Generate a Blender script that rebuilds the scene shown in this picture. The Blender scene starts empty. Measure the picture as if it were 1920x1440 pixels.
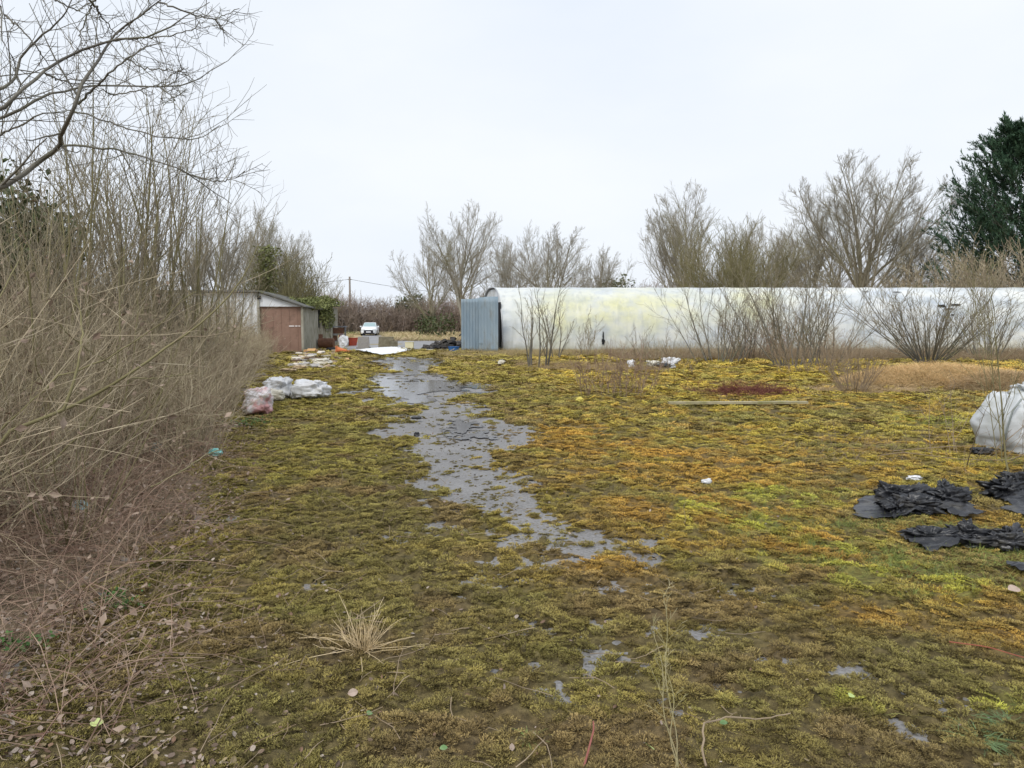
import bpy, math, random
import numpy as np
from mathutils import Vector, noise as mnoise

# ------------------------------------------------------------------ camera
scene = bpy.context.scene
COL = scene.collection
CAM_H, PITCH, F = 1.6, math.radians(4.8), 1400.0
cam_d = bpy.data.cameras.new("camera")
cam_d.sensor_width = 36.0
cam_d.lens = F / 1920.0 * 36.0
cam_d.clip_start = 0.05
cam_d.clip_end = 3000.0
cam = bpy.data.objects.new("camera", cam_d)
COL.objects.link(cam)
cam.location = (0, 0, CAM_H)
cam.rotation_euler = (math.pi / 2 - PITCH, 0, 0)
scene.camera = cam

# ------------------------------------------------------------------ exposure, sky, sun
scene.view_settings.view_transform = 'Standard'
scene.view_settings.look = 'None'
scene.view_settings.gamma = 1.0
scene.view_settings.exposure = 0.40
SUN_EL, SUN_AZ = math.radians(48), math.radians(205)   # azimuth clockwise from +Y: behind the camera, a little left
w = bpy.data.worlds.new("World")
scene.world = w
w.use_nodes = True
nt = w.node_tree
nt.nodes.clear()
wo = nt.nodes.new('ShaderNodeOutputWorld')
bg = nt.nodes.new('ShaderNodeBackground'); bg.inputs['Strength'].default_value = 0.1
sky = nt.nodes.new('ShaderNodeTexSky'); sky.sky_type = 'NISHITA'; sky.sun_disc = False
sky.sun_elevation = SUN_EL; sky.sun_rotation = SUN_AZ; sky.dust_density = 3.0
tc = nt.nodes.new('ShaderNodeTexCoord')
mp = nt.nodes.new('ShaderNodeMapping'); mp.inputs['Scale'].default_value = (1.0, 1.0, 2.6)
n1 = nt.nodes.new('ShaderNodeTexNoise'); n1.inputs['Scale'].default_value = 1.5; n1.inputs['Detail'].default_value = 5; n1.inputs['Roughness'].default_value = 0.5
cr = nt.nodes.new('ShaderNodeValToRGB')
cr.color_ramp.elements[0].position = 0.3; cr.color_ramp.elements[0].color = (6.1, 6.7, 7.6, 1)
cr.color_ramp.elements[1].position = 0.7; cr.color_ramp.elements[1].color = (7.3, 7.6, 8.0, 1)
mix = nt.nodes.new('ShaderNodeMix'); mix.data_type = 'RGBA'; mix.inputs[0].default_value = 0.96
nt.links.new(tc.outputs['Generated'], mp.inputs[0]); nt.links.new(mp.outputs[0], n1.inputs['Vector'])
nt.links.new(n1.outputs['Fac'], cr.inputs[0])
nt.links.new(sky.outputs[0], mix.inputs[6]); nt.links.new(cr.outputs[0], mix.inputs[7])
nt.links.new(mix.outputs[2], bg.inputs['Color']); nt.links.new(bg.outputs[0], wo.inputs[0])
sd = bpy.data.lights.new("sun", 'SUN'); sd.energy = 1.5; sd.angle = math.radians(20); sd.color = (1.0, 0.97, 0.92)
sun = bpy.data.objects.new("sun", sd); COL.objects.link(sun)
sv = Vector((math.sin(SUN_AZ) * math.cos(SUN_EL), math.cos(SUN_AZ) * math.cos(SUN_EL), math.sin(SUN_EL)))
sun.rotation_euler = sv.to_track_quat('Z', 'Y').to_euler()
scene.cycles.max_bounces = 5
scene.cycles.diffuse_bounces = 3
scene.cycles.glossy_bounces = 2
scene.cycles.transparent_max_bounces = 4
scene.cycles.use_denoising = True
scene.cycles.caustics_reflective = False

# ------------------------------------------------------------------ places measured off the site
cP, sP = math.cos(PITCH), math.sin(PITCH)
def ray(px, py):
    x, y = (px - 960) / F, (720 - py) / F
    return np.array([x, cP + y * sP, -sP + y * cP])
def G(px, py, z=0.0):
    d = ray(px, py); t = (z - CAM_H) / d[2]
    return np.array([d[0] * t, d[1] * t, z])
def D(px, py, Y):
    d = ray(px, py); t = Y / d[1]
    return np.array([d[0] * t, Y, CAM_H + d[2] * t])

# ------------------------------------------------------------------ noise
def _h(ix, iy, seed):
    n = (ix.astype(np.int64) * 374761393 + iy.astype(np.int64) * 668265263 + seed * 1442695041) & 0x7fffffff
    n = ((n ^ (n >> 13)) * 1274126177) & 0x7fffffff
    n = (n ^ (n >> 16)) & 0xffff
    return n / 65535.0
def vn(x, y, s=0):
    x = np.asarray(x, float); y = np.asarray(y, float)
    ix, iy = np.floor(x), np.floor(y); fx, fy = x - ix, y - iy
    fx = fx * fx * (3 - 2 * fx); fy = fy * fy * (3 - 2 * fy)
    a, b, c, d = _h(ix, iy, s), _h(ix + 1, iy, s), _h(ix, iy + 1, s), _h(ix + 1, iy + 1, s)
    return (a * (1 - fx) + b * fx) * (1 - fy) + (c * (1 - fx) + d * fx) * fy
def fbm(x, y, s=0, o=4):
    v = 0; a = 0.5; t = 0
    for i in range(o):
        v = v + a * vn(x * 2 ** i + 17.3 * i, y * 2 ** i - 9.1 * i, s + i); t += a; a *= 0.5
    return v / t
def sst(a, b, x):
    t = np.clip((np.asarray(x, float) - a) / (b - a), 0, 1); return t * t * (3 - 2 * t)

# ------------------------------------------------------------------ mesh helpers
def make_mesh(name, V, faces, mats=(), midx=None, smooth=False, attrs=None):
    me = bpy.data.meshes.new(name)
    V = np.ascontiguousarray(V, dtype=np.float32)
    me.vertices.add(len(V)); me.vertices.foreach_set('co', V.ravel())
    fl = [f for f in faces if len(f)]
    if fl:
        loops = np.concatenate([np.asarray(f, dtype=np.int32).ravel() for f in fl])
        tot = np.concatenate([np.full(len(f), np.asarray(f).shape[1], dtype=np.int32) for f in fl])
        start = np.concatenate([[0], np.cumsum(tot)[:-1]]).astype(np.int32)
        me.loops.add(len(loops)); me.loops.foreach_set('vertex_index', loops)
        me.polygons.add(len(tot)); me.polygons.foreach_set('loop_start', start)
        if midx is not None:
            me.polygons.foreach_set('material_index', np.asarray(midx, dtype=np.int32))
        me.polygons.foreach_set('use_smooth', np.full(len(tot), smooth, dtype=bool))
    for m in mats: me.materials.append(m)
    if attrs:
        for k, (typ, arr) in attrs.items():
            a = me.attributes.new(k, typ, 'POINT')
            key = {'FLOAT': 'value', 'INT': 'value', 'FLOAT_VECTOR': 'vector', 'FLOAT_COLOR': 'color'}[typ]
            a.data.foreach_set(key, np.ascontiguousarray(arr, dtype=np.int32 if typ == 'INT' else np.float32).ravel())
    me.update(calc_edges=True)
    return me

def link(name, me, parent=None, loc=None, label=None, cat=None, group=None, kind=None):
    o = bpy.data.objects.new(name, me); COL.objects.link(o)
    if parent is not None: o.parent = parent
    if loc is not None: o.location = tuple(float(c) for c in loc)
    if label: o['label'] = label
    if cat: o['category'] = cat
    if group: o['group'] = group
    if kind: o['kind'] = kind
    return o
def empty(name, loc, label, cat, group=None, rz=0.0):
    o = link(name, None, None, loc, label, cat, group)
    o.rotation_euler = (0, 0, rz); o.empty_display_size = 0.3
    return o
def copy_thing(root, loc, rz=0.0, sc=1.0, label=None, group=None):
    r = root.copy(); COL.objects.link(r)
    r.location = tuple(float(c) for c in loc); r.rotation_euler = (0, 0, rz); r.scale = (sc, sc, sc) if not isinstance(sc, tuple) else sc
    if label: r['label'] = label
    if group: r['group'] = group
    for ch in list(root.children):
        c = ch.copy(); COL.objects.link(c); c.parent = r
        for g in list(ch.children):
            d = g.copy(); COL.objects.link(d); d.parent = c
    return r

class MB:
    """collects verts and faces of one mesh"""
    def __init__(s): s.V = []; s.F = []; s.M = []; s.n = 0
    def add(s, V, F, m=0):
        V = np.asarray(V, float).reshape(-1, 3); F = np.asarray(F, int)
        s.V.append(V); s.F.append(F + s.n); s.M.append(np.full(len(F), m)); s.n += len(V); return s
    def box(s, c, size, rz=0, rx=0, ry=0, m=0, taper=1.0):
        x, y, z = [q / 2 for q in size]
        V = np.array([[sx * x * (taper if sz > 0 else 1), sy * y * (taper if sz > 0 else 1), sz * z] for sz in (-1, 1) for sy in (-1, 1) for sx in (-1, 1)])
        from mathutils import Euler
        R = np.array(Euler((rx, ry, rz)).to_matrix())
        V = V @ R.T + np.array(c)
        s.add(V, [[0, 2, 3, 1], [4, 5, 7, 6], [0, 1, 5, 4], [2, 6, 7, 3], [0, 4, 6, 2], [1, 3, 7, 5]], m); return s
    def tube(s, P, r, sides=8, m=0, cap=True):
        P = np.asarray(P, float)[None]; R = np.broadcast_to(np.asarray(r, float), P.shape[:2])
        V, Fq = tubes(P, R, sides); s.add(V, Fq, m)
        if cap:
            k = P.shape[1]
            s.F.append(np.array([[i for i in range(sides)][::-1], [(k - 1) * sides + i for i in range(sides)]]) + s.n - len(V)); s.M.append(np.full(2, m))
        return s
    def prism(s, pts, y0, y1, m=0, axis='y'):
        n = len(pts)
        if axis == 'y': V = [(x, y0, z) for x, z in pts] + [(x, y1, z) for x, z in pts]
        elif axis == 'x': V = [(y0, x, z) for x, z in pts] + [(y1, x, z) for x, z in pts]
        else: V = [(x, z, y0) for x, z in pts] + [(x, z, y1) for x, z in pts]
        b = s.n; s.add(V, [[i, (i + 1) % n, n + (i + 1) % n, n + i] for i in range(n)], m)
        s.F.append(np.array([list(range(n))[::-1]]) + b); s.M.append(np.full(1, m))
        s.F.append(np.array([list(range(n, 2 * n))]) + b); s.M.append(np.full(1, m)); return s
    def mesh(s, name, mats, smooth=False):
        groups = {}
        for f, m in zip(s.F, s.M): groups.setdefault(f.shape[1], []).append((f, m))
        fl = [np.concatenate([a for a, _ in g]) for g in groups.values()]
        ml = np.concatenate([np.concatenate([b for _, b in g]) for g in groups.values()])
        if not isinstance(mats, (list, tuple)): mats = [mats]
        return make_mesh(name, np.concatenate(s.V), fl, mats, ml, smooth)

RNG = np.random.default_rng(7)
def unit(a): return a / np.maximum(np.linalg.norm(a, axis=-1, keepdims=True), 1e-9)
def tubes(P, R, sides=3, rng=RNG):
    N, K, _ = P.shape
    T = np.empty_like(P); T[:, 1:-1] = P[:, 2:] - P[:, :-2]; T[:, 0] = P[:, 1] - P[:, 0]; T[:, -1] = P[:, -1] - P[:, -2]
    T = unit(T); md = unit(P[:, -1] - P[:, 0] + 1e-6)
    ref = unit(np.cross(md, unit(rng.normal(size=(N, 3)))))[:, None, :]
    U = unit(np.cross(T, np.broadcast_to(ref, T.shape))); W = np.cross(T, U)
    a = np.arange(sides) * 2 * math.pi / sides
    V = P[:, :, None, :] + R[:, :, None, None] * (np.cos(a)[None, None, :, None] * U[:, :, None, :] + np.sin(a)[None, None, :, None] * W[:, :, None, :])
    n = np.arange(N)[:, None, None] * K * sides; k = np.arange(K - 1)[None, :, None] * sides; s0 = np.arange(sides)[None, None, :]; s1 = (s0 + 1) % sides
    Fq = np.stack([n + k + s0, n + k + s1, n + k + sides + s1, n + k + sides + s0], -1).reshape(-1, 4)
    return V.reshape(-1, 3), Fq
def grow(rng, p0, d0, L, r0, r1, K, wig, trop):
    N = len(p0); P = np.empty((N, K, 3)); P[:, 0] = p0; d = unit(d0)
    L = np.broadcast_to(L, (N,)); st = (L / (K - 1))[:, None]
    for k in range(1, K):
        d = unit(d + rng.normal(size=(N, 3)) * wig + np.array([0, 0, trop]))
        P[:, k] = P[:, k - 1] + d * st
    t = np.linspace(0, 1, K)[None]
    R = np.broadcast_to(np.asarray(r0, float), (N,))[:, None] * (1 - t) + np.broadcast_to(np.asarray(r1, float), (N,))[:, None] * t
    return P, R, L
def spawn(rng, P, R, L, n, t0, t1, a0, a1, lr, rr, rmin, K, wig, trop, lend=0.5):
    N, K0, _ = P.shape
    t = (np.arange(n)[None] + rng.random((N, n))) / n * (t1 - t0) + t0
    i = np.minimum((t * (K0 - 1)).astype(int), K0 - 2); f = t * (K0 - 1) - i; r = np.arange(N)[:, None]
    p = P[r, i] * (1 - f[..., None]) + P[r, i + 1] * f[..., None]
    tan = unit(P[r, i + 1] - P[r, i]); rad = R[r, i] * (1 - f) + R[r, i + 1] * f
    perp = unit(np.cross(tan, unit(rng.normal(size=tan.shape))))
    a = np.radians(rng.uniform(a0, a1, t.shape))[..., None]
    d = tan * np.cos(a) + perp * np.sin(a)
    ln = L[:, None] * lr * (1 - lend * t) * rng.uniform(0.65, 1.25, t.shape)
    cr_ = np.maximum(rad * rr, rmin)
    return grow(rng, p.reshape(-1, 3), d.reshape(-1, 3), ln.ravel(), cr_.ravel(), np.maximum(cr_.ravel() * 0.35, rmin * 0.6), K, wig, trop)
def cat_t(parts):
    V = []; Fq = []; n = 0
    for v, f in parts: V.append(v); Fq.append(f + n); n += len(v)
    return np.concatenate(V), np.concatenate(Fq)

# ------------------------------------------------------------------ materials
def principled(name, rough=0.8):
    m = bpy.data.materials.new(name); m.use_nodes = True
    t = m.node_tree; b = t.nodes['Principled BSDF']; b.inputs['Roughness'].default_value = rough
    b.inputs['Specular IOR Level'].default_value = 0.25
    return m, t, b
def mat(name, c1, c2=None, scale=3.0, rough=0.8, metal=0.0, c3=None, s3=20.0, f3=0.5, bump=0.0, bs=30.0, spec=0.25, lo=0.35, hi=0.65, coords='Object', stretch=None):
    m, t, b = principled(name, rough)
    b.inputs['Metallic'].default_value = metal; b.inputs['Specular IOR Level'].default_value = spec
    b.inputs['Base Color'].default_value = (*c1, 1)
    L = t.links.new
    if coords == 'Object': src = t.nodes.new('ShaderNodeTexCoord').outputs['Object']
    else: src = t.nodes.new('ShaderNodeNewGeometry').outputs['Position']
    if stretch:
        q = t.nodes.new('ShaderNodeMapping'); q.inputs['Scale'].default_value = stretch; L(src, q.inputs[0]); src = q.outputs[0]
    def nz(sc, a, bb):
        n = t.nodes.new('ShaderNodeTexNoise'); n.inputs['Scale'].default_value = sc; n.inputs['Detail'].default_value = 5; n.inputs['Roughness'].default_value = 0.6
        L(src, n.inputs['Vector']); r = t.nodes.new('ShaderNodeMapRange'); r.inputs[1].default_value = a; r.inputs[2].default_value = bb
        L(n.outputs['Fac'], r.inputs[0]); return r.outputs[0], n.outputs['Fac']
    out = None
    if c2 is not None:
        f, _ = nz(scale, lo, hi); x = t.nodes.new('ShaderNodeMix'); x.data_type = 'RGBA'
        x.inputs[6].default_value = (*c1, 1); x.inputs[7].default_value = (*c2, 1); L(f, x.inputs[0]); out = x.outputs[2]
    if c3 is not None:
        f, _ = nz(s3, 0.52, 0.7); mu = t.nodes.new('ShaderNodeMath'); mu.operation = 'MULTIPLY'; mu.inputs[1].default_value = f3; L(f, mu.inputs[0])
        x = t.nodes.new('ShaderNodeMix'); x.data_type = 'RGBA'
        if out is not None: L(out, x.inputs[6])
        else: x.inputs[6].default_value = (*c1, 1)
        x.inputs[7].default_value = (*c3, 1); L(mu.outputs[0], x.inputs[0]); out = x.outputs[2]
    if out is not None: L(out, b.inputs['Base Color'])
    if bump:
        _, h = nz(bs, 0, 1); bp = t.nodes.new('ShaderNodeBump'); bp.inputs['Strength'].default_value = bump; bp.inputs['Distance'].default_value = 0.02
        L(h, bp.inputs['Height']); L(bp.outputs[0], b.inputs['Normal'])
    return m
def attr_mat(name, atype, attr='col', rough=0.85, root=None, nscale=None):
    m, t, b = principled(name, rough); L = t.links.new
    a = t.nodes.new('ShaderNodeAttribute'); a.attribute_type = atype; a.attribute_name = attr; out = a.outputs['Color']
    if root is not None:   # brown bases, living tips
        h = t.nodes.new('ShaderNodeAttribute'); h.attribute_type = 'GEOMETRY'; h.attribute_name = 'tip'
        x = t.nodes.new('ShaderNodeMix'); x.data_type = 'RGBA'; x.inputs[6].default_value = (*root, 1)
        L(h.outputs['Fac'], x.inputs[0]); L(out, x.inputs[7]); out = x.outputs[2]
    if nscale:
        g = t.nodes.new('ShaderNodeNewGeometry'); n = t.nodes.new('ShaderNodeTexNoise'); n.inputs['Scale'].default_value = nscale; n.inputs['Detail'].default_value = 4
        L(g.outputs['Position'], n.inputs['Vector']); r = t.nodes.new('ShaderNodeMapRange'); r.inputs[1].default_value = 0.3; r.inputs[2].default_value = 0.7; r.inputs[3].default_value = 0.45; r.inputs[4].default_value = 1.5
        L(n.outputs['Fac'], r.inputs[0]); x = t.nodes.new('ShaderNodeVectorMath'); x.operation = 'SCALE'; L(out, x.inputs[0]); L(r.outputs[0], x.inputs['Scale']); out = x.outputs[0]
    L(out, b.inputs['Base Color'])
    if nscale:
        n2 = t.nodes.new('ShaderNodeTexNoise'); n2.inputs['Scale'].default_value = 110; n2.inputs['Detail'].default_value = 5; L(g.outputs['Position'], n2.inputs['Vector'])
        bp = t.nodes.new('ShaderNodeBump'); bp.inputs['Strength'].default_value = 1.0; bp.inputs['Distance'].default_value = .02; L(n2.outputs['Fac'], bp.inputs['Height']); L(bp.outputs[0], b.inputs['Normal'])
    return m

M = {}
M['bark_grey_brown'] = mat('bark_grey_brown', (.20, .17, .12), (.34, .295, .21), 2.0, c3=(.22, .21, .10), s3=1.2, f3=0.7, coords='W')
M['bark_olive'] = mat('bark_olive', (.17, .15, .07), (.28, .25, .13), 1.5, coords='W')
M['bark_dark'] = mat('bark_dark', (.12, .11, .095), (.21, .195, .155), 2.0, c3=(.13, .14, .06), s3=1.5, f3=0.6, coords='W')
M['bark_tan'] = mat('bark_tan', (.24, .18, .12), (.36, .28, .19), 2.5, coords='W')
M['twig_brown'] = mat('twig_brown', (.22, .165, .11), (.54, .46, .32), 4.5, c3=(.38, .35, .16), s3=0.9, f3=0.6, coords='W')
M['twig_far'] = mat('twig_far', (.29, .26, .20), (.40, .37, .30), 0.4, c3=(.26, .25, .12), s3=.25, f3=.6, coords='W')
M['twig_hedge'] = mat('twig_hedge', (.26, .205, .175), (.38, .31, .25), 0.3, c3=(.13, .13, .06), s3=0.15, f3=0.6, coords='W')  # browns lightened so distance haze sits in the colour
M['bramble'] = mat('bramble_cane', (.22, .13, .10), (.42, .31, .22), 6.0, c3=(.2, .17, .09), s3=2, f3=0.6, coords='W')
M['straw'] = mat('straw', (.45, .33, .16), (.60, .47, .27), 2.0, coords='W')
M['straw_pale'] = mat('straw_pale', (.55, .40, .24), (.42, .30, .17), 0.8, coords='W')
M['straw_bright'] = mat('bleached_straw', (.62, .48, .28), (.78, .64, .42), 2.0, coords='W')
M['red_stem'] = mat('red_stem', (.13, .035, .03), (.21, .09, .06), 2.0, coords='W')
M['green_leaf'] = mat('green_leaf', (.055, .13, .035), (.12, .22, .06), 12.0, coords='W', rough=0.5)
M['ivy'] = mat('ivy_leaf', (.055, .075, .03), (.12, .14, .06), 2.0, coords='W', rough=0.5)
M['ivy_bright'] = mat('ivy_leaf_bright', (.15, .175, .06), (.25, .26, .10), 1.0, coords='W', rough=0.55)
M['conifer'] = mat('conifer_foliage', (.035, .080, .050), (.09, .155, .085), 0.7, coords='W', rough=0.7)
M['litter'] = mat('dead_leaf', (.24, .17, .125), (.40, .31, .24), 9.0, c3=(.13, .09, .065), s3=6, f3=0.8, coords='W', rough=0.75)

# ------------------------------------------------------------------ the ground
def edgeX(y): return np.interp(y, [2, 3, 5.5, 8.8, 11.3, 16, 25, 31, 40], [2.0, 2.25, 2.8, 3.85, 4.6, 6.1, 8.7, 10.6, 13])
def gh(x, y):
    return 0.02 * (fbm(x * 0.25, y * 0.25, 3, 2) - 0.5) + 0.10 * sst(0.0, 3.0, -(x + edgeX(y) + .3)) * sst(60, 40, y)
# bare way: world outline from measured left/right edges
_rows = [(671, 700, 800), (678, 692, 826), (688, 712, 818), (694, 735, 790), (700, 735, 800), (706, 706, 820), (715, 696, 880), (727, 690, 925), (738, 684, 900),
         (750, 712, 860), (762, 775, 852), (773, 790, 880), (786, 752, 955), (800, 732, 985), (815, 728, 1005), (832, 738, 1000), (850, 762, 950), (872, 778, 925),
         (895, 800, 940), (915, 815, 960), (940, 845, 1020), (965, 880, 1065), (990, 925, 1110), (1012, 985, 1165), (1034, 1060, 1190), (1050, 1110, 1190)]
_ry, _rl, _rr = [], [], []
for py, l, r in _rows:
    a, b = G(l, py), G(r, py); _ry.append(a[1]); _rl.append(a[0]); _rr.append(b[0])
_ry, _rl, _rr = [np.array(q)[::-1] for q in (_ry, _rl, _rr)]
_spots = [(940, 1072, .30, .22), (1010, 1065, .35, .2), (1400, 1112, .42, .16), (1120, 1232, .24, .16), (885, 1092, .3, .18), (1240, 1332, .12, .08), (955, 1250, .14, .1),
          (1500, 1298, .14, .08), (1690, 1372, .12, .08), (1150, 1105, .25, .12), (1215, 1055, .2, .15), (730, 1010, .3, .15), (810, 990, .3, .2), (1300, 1180, .25, .1),
          (980, 1180, .2, .1), (1050, 1310, .16, .1), (1480, 1230, .2, .1), (1600, 1250, .2, .1), (1090, 1160, .2, .1), (1380, 1300, .15, .08), (1750, 1320, .2, .08), (600, 1100, .15, .1)]
_spw = [(G(a, b)[0], G(a, b)[1], c, d) for a, b, c, d in _spots]
def bare(x, y):
    """>0 bare tarmac (metres inside the edge), <0 moss"""
    x = np.asarray(x, float); y = np.asarray(y, float)
    l = np.interp(y, _ry, _rl); r = np.interp(y, _ry, _rr)
    d = np.minimum(x - l, r - x)
    d = np.where(y < _ry[0], d - (_ry[0] - y) * 2, d); d = np.where(y > _ry[-1], d - (y - _ry[-1]) * 1.5, d)
    k = sst(4, 20, y)
    nz = (fbm(x * 1.6, y * 1.2, 11, 4) - 0.5) * (1.0 + 1.5 * k) + (fbm(x * 7, y * 6, 12, 3) - 0.5) * (1.1 - 0.5 * k)
    d = d + nz - sst(11, 6.5, y) * 0.14 + 0.0 + .10 * sst(9, 14, y) + (fbm(x * 17, y * 13, 16, 2) - .5) * (.25 + .55 * sst(16, 6, y))
    for sx, sy, a, b in _spw:
        e = 0.16 * (1 - ((x - sx) / (a * .9)) ** 2 - ((y - sy) / (b * 1.3)) ** 2) - 0.17 + (fbm(x * 19, y * 16, 14, 3) - 0.5) * 0.75
        d = np.maximum(d, e)
    return d
def zone_moss(x, y):
    """0..1: moss grows (yard), fades under the thicket, the far road and the bank"""
    left = sst(0.7, -0.5, -(x + edgeX(y) - .25) + (fbm(x * 1.2, y * 1.2, 21, 3) - 0.5) * 1.6)
    left = np.maximum(left, sst(3.6, 2.6, y + (fbm(x, y, 5, 2) - .5)) * 0.6)
    far = sst(37.5, 34.5, y + (fbm(x * .5, y * .5, 22, 3) - 0.5) * 4 - 5 * sst(0, -3, x))
    bank = 1 - sst(29.5, 32, y + (fbm(x * .6, y * .6, 23, 3) - .5) * 4) * sst(3.5, 6.5, x)
    return left * far * bank

PAL = dict(dark=(.165, .14, .052), olive=(.262, .235, .068), yel=(.44, .35, .06), org=(.47, .28, .055), brn=(.27, .185, .088), grn=(.44, .45, .07))
PAL = {k: np.array(v) for k, v in PAL.items()}
_gs = [(1480, 932, .5, .35), (1400, 985, .45, .3), (1560, 1035, .5, .3), (1640, 1075, .55, .22), (1750, 1095, .5, .2), (1880, 1100, .4, .15), (1750, 795, .6, .5), (1330, 945, .3, .25), (1900, 1320, .12, .05), (1595, 1330, .08, .05)]
_gsw = [(G(a, b)[0], G(a, b)[1], c, d) for a, b, c, d in _gs]
_os = [(1260, 880, 1.3, 1.1), (1500, 1010, .8, .5), (1100, 830, 1.0, 1.2), (1800, 1130, .5, .25), (1650, 1150, .5, .2), (1250, 960, .6, .5), (1900, 1180, .4, .2), (1700, 960, .6, .3), (1150, 1060, .4, .2), (1850, 700, 3, 2)]
_osw = [(G(a, b)[0], G(a, b)[1], c, d) for a, b, c, d in _os]
def mosscol(x, y, jit=0.0, rng=None):
    x = np.asarray(x, float); y = np.asarray(y, float)
    def mixc(c, k, f): return c * (1 - f[:, None]) + PAL[k][None] * f[:, None]
    c = np.repeat(PAL['olive'][None], len(x), 0)
    a = fbm(x * 1.3, y * 1.3, 31, 3); b = fbm(x * 3.1, y * 3.1, 41, 3); e = fbm(x * 14, y * 14, 51, 2); g = fbm(x * .5, y * .5, 61, 2)
    if rng is not None: a = a + rng.normal(size=len(x)) * .09; b = b + rng.normal(size=len(x)) * .09
    right = sst(-1.2, 1.6, x - 0.02 * y) * sst(3.4, 6.5, y)
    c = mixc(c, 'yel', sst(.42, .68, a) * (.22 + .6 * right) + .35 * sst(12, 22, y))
    c = mixc(c, 'org', sst(.48, .70, b) * (.12 + .44 * right))
    c = mixc(c, 'brn', sst(.5, .72, fbm(x * 2.2 + 9, y * 2.2, 71, 3)) * (.75 - .35 * right))
    c = mixc(c, 'brn', .22 * sst(7.5, 3.5, y) * sst(.3, .6, fbm(x * 2.6, y * 2.6, 77, 3)))
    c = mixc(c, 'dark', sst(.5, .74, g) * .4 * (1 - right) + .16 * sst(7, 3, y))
    o = np.zeros(len(x)); gr = np.zeros(len(x))
    for sx, sy, p, q in _osw: o = np.maximum(o, np.exp(-((x - sx) / p) ** 2 - ((y - sy) / (q * 1.4)) ** 2))
    for sx, sy, p, q in _gsw: gr = np.maximum(gr, np.exp(-((x - sx) / p) ** 2 - ((y - sy) / (q * 1.4)) ** 2))
    c = mixc(c, 'org', np.clip(o * (b * 2.0 - .35), 0, .85))
    c = mixc(c, 'grn', np.clip(gr * (fbm(x * 6, y * 5, 44, 3) * 5 - 2.2), 0, .8))
    v = .6 + .85 * e
    if rng is not None: v = v * rng.uniform(1 - jit, 1 + jit, len(x))
    return c * v[:, None]

def cushion(x, y):
    a = np.abs(vn(x * 13 + 2 * vn(x * 7, y * 7, 5), y * 13, 81) * 2 - 1); b = fbm(x * 3.5, y * 3.5, 82, 2); r = np.abs(vn(x * 6.5, y * 6.5 + 2 * vn(x * 4, y * 4, 6), 83) * 2 - 1)
    return 0.002 + 0.027 * a + 0.014 * b + 0.028 * r

# ground sheet, one polar mesh that reaches the horizon
ang = np.concatenate([np.radians(np.linspace(-60, 60, 361)), np.radians(np.linspace(60, 300, 61))[1:-1]])
rad = np.concatenate([[0.02], np.geomspace(0.8, 900, 420)])
A, Rr = np.meshgrid(ang, rad); X = Rr * np.sin(A); Y = Rr * np.cos(A)
Z = gh(X, Y) * (Rr < 100) - 0.012 * sst(0.1, 0.8, bare(X.ravel(), Y.ravel()).reshape(X.shape)) * (Rr < 60)
na, nr = len(ang), len(rad)
i = np.arange(nr - 1)[:, None] * na; j = np.arange(na)[None]; j1 = (j + 1) % na
Fg = np.stack([i + j, i + j1, i + na + j1, i + na + j], -1).reshape(-1, 4)

m, t, b = principled('wet_tarmac', 0.4); L = t.links.new
gp = t.nodes.new('ShaderNodeNewGeometry')
def tn(sc, det=5, src=None):
    n = t.nodes.new('ShaderNodeTexNoise'); n.inputs['Scale'].default_value = sc; n.inputs['Detail'].default_value = det; n.inputs['Roughness'].default_value = .6
    L(src or gp.outputs['Position'], n.inputs['Vector']); return n.outputs['Fac']
def ramp(f, stops):
    r = t.nodes.new('ShaderNodeValToRGB'); el = r.color_ramp.elements
    while len(el) < len(stops): el.new(0.5)
    for e, (p, c) in zip(el, stops): e.position = p; e.color = (*c, 1)
    L(f, r.inputs[0]); return r.outputs[0]
def mixn(f, a_, b_):
    x = t.nodes.new('ShaderNodeMix'); x.data_type = 'RGBA'
    L(f, x.inputs[0]) if not isinstance(f, float) else setattr(x.inputs[0], 'default_value', f)
    L(a_, x.inputs[6]); L(b_, x.inputs[7]); return x.outputs[2]
def mrange(v, a0, a1, b0=0., b1=1.):
    r = t.nodes.new('ShaderNodeMapRange'); r.inputs[1].default_value = a0; r.inputs[2].default_value = a1; r.inputs[3].default_value = b0; r.inputs[4].default_value = b1
    L(v, r.inputs[0]); return r.outputs[0]
tar = ramp(tn(1.3), [(.3, (.15, .145, .145)), (.7, (.25, .24, .235))])
spk = ramp(tn(55, 3), [(.35, (.08, .07, .06)), (.62, (.32, .31, .30))])
tar = mixn(.45, tar, spk)
soil = ramp(tn(24, 6), [(.3, (.085, .06, .036)), (.5, (.15, .11, .065)), (.7, (.19, .15, .085))])
at = t.nodes.new('ShaderNodeAttribute'); at.attribute_name = 'bare'
c = mixn(at.outputs['Fac'], soil, tar)
grs = t.nodes.new('ShaderNodeAttribute'); grs.attribute_name = 'field'
straw = ramp(tn(.35), [(.3, (.20, .17, .07)), (.5, (.40, .31, .16)), (.7, (.50, .40, .22))])
c = mixn(grs.outputs['Fac'], c, straw)
L(c, b.inputs['Base Color'])
rg = mrange(tn(1.1), .35, .65, .5, .75)
rm = t.nodes.new('ShaderNodeMath'); rm.operation = 'MULTIPLY_ADD'; L(at.outputs['Fac'], rm.inputs[0])
sb = t.nodes.new('ShaderNodeMath'); sb.operation = 'SUBTRACT'; L(rg, sb.inputs[0]); sb.inputs[1].default_value = 0.9
L(sb.outputs[0], rm.inputs[1]); rm.inputs[2].default_value = 0.9
L(rm.outputs[0], b.inputs['Roughness']); b.inputs['Specular IOR Level'].default_value = 0.5
bp = t.nodes.new('ShaderNodeBump'); bp.inputs['Strength'].default_value = 0.35; bp.inputs['Distance'].default_value = 0.006
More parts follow.
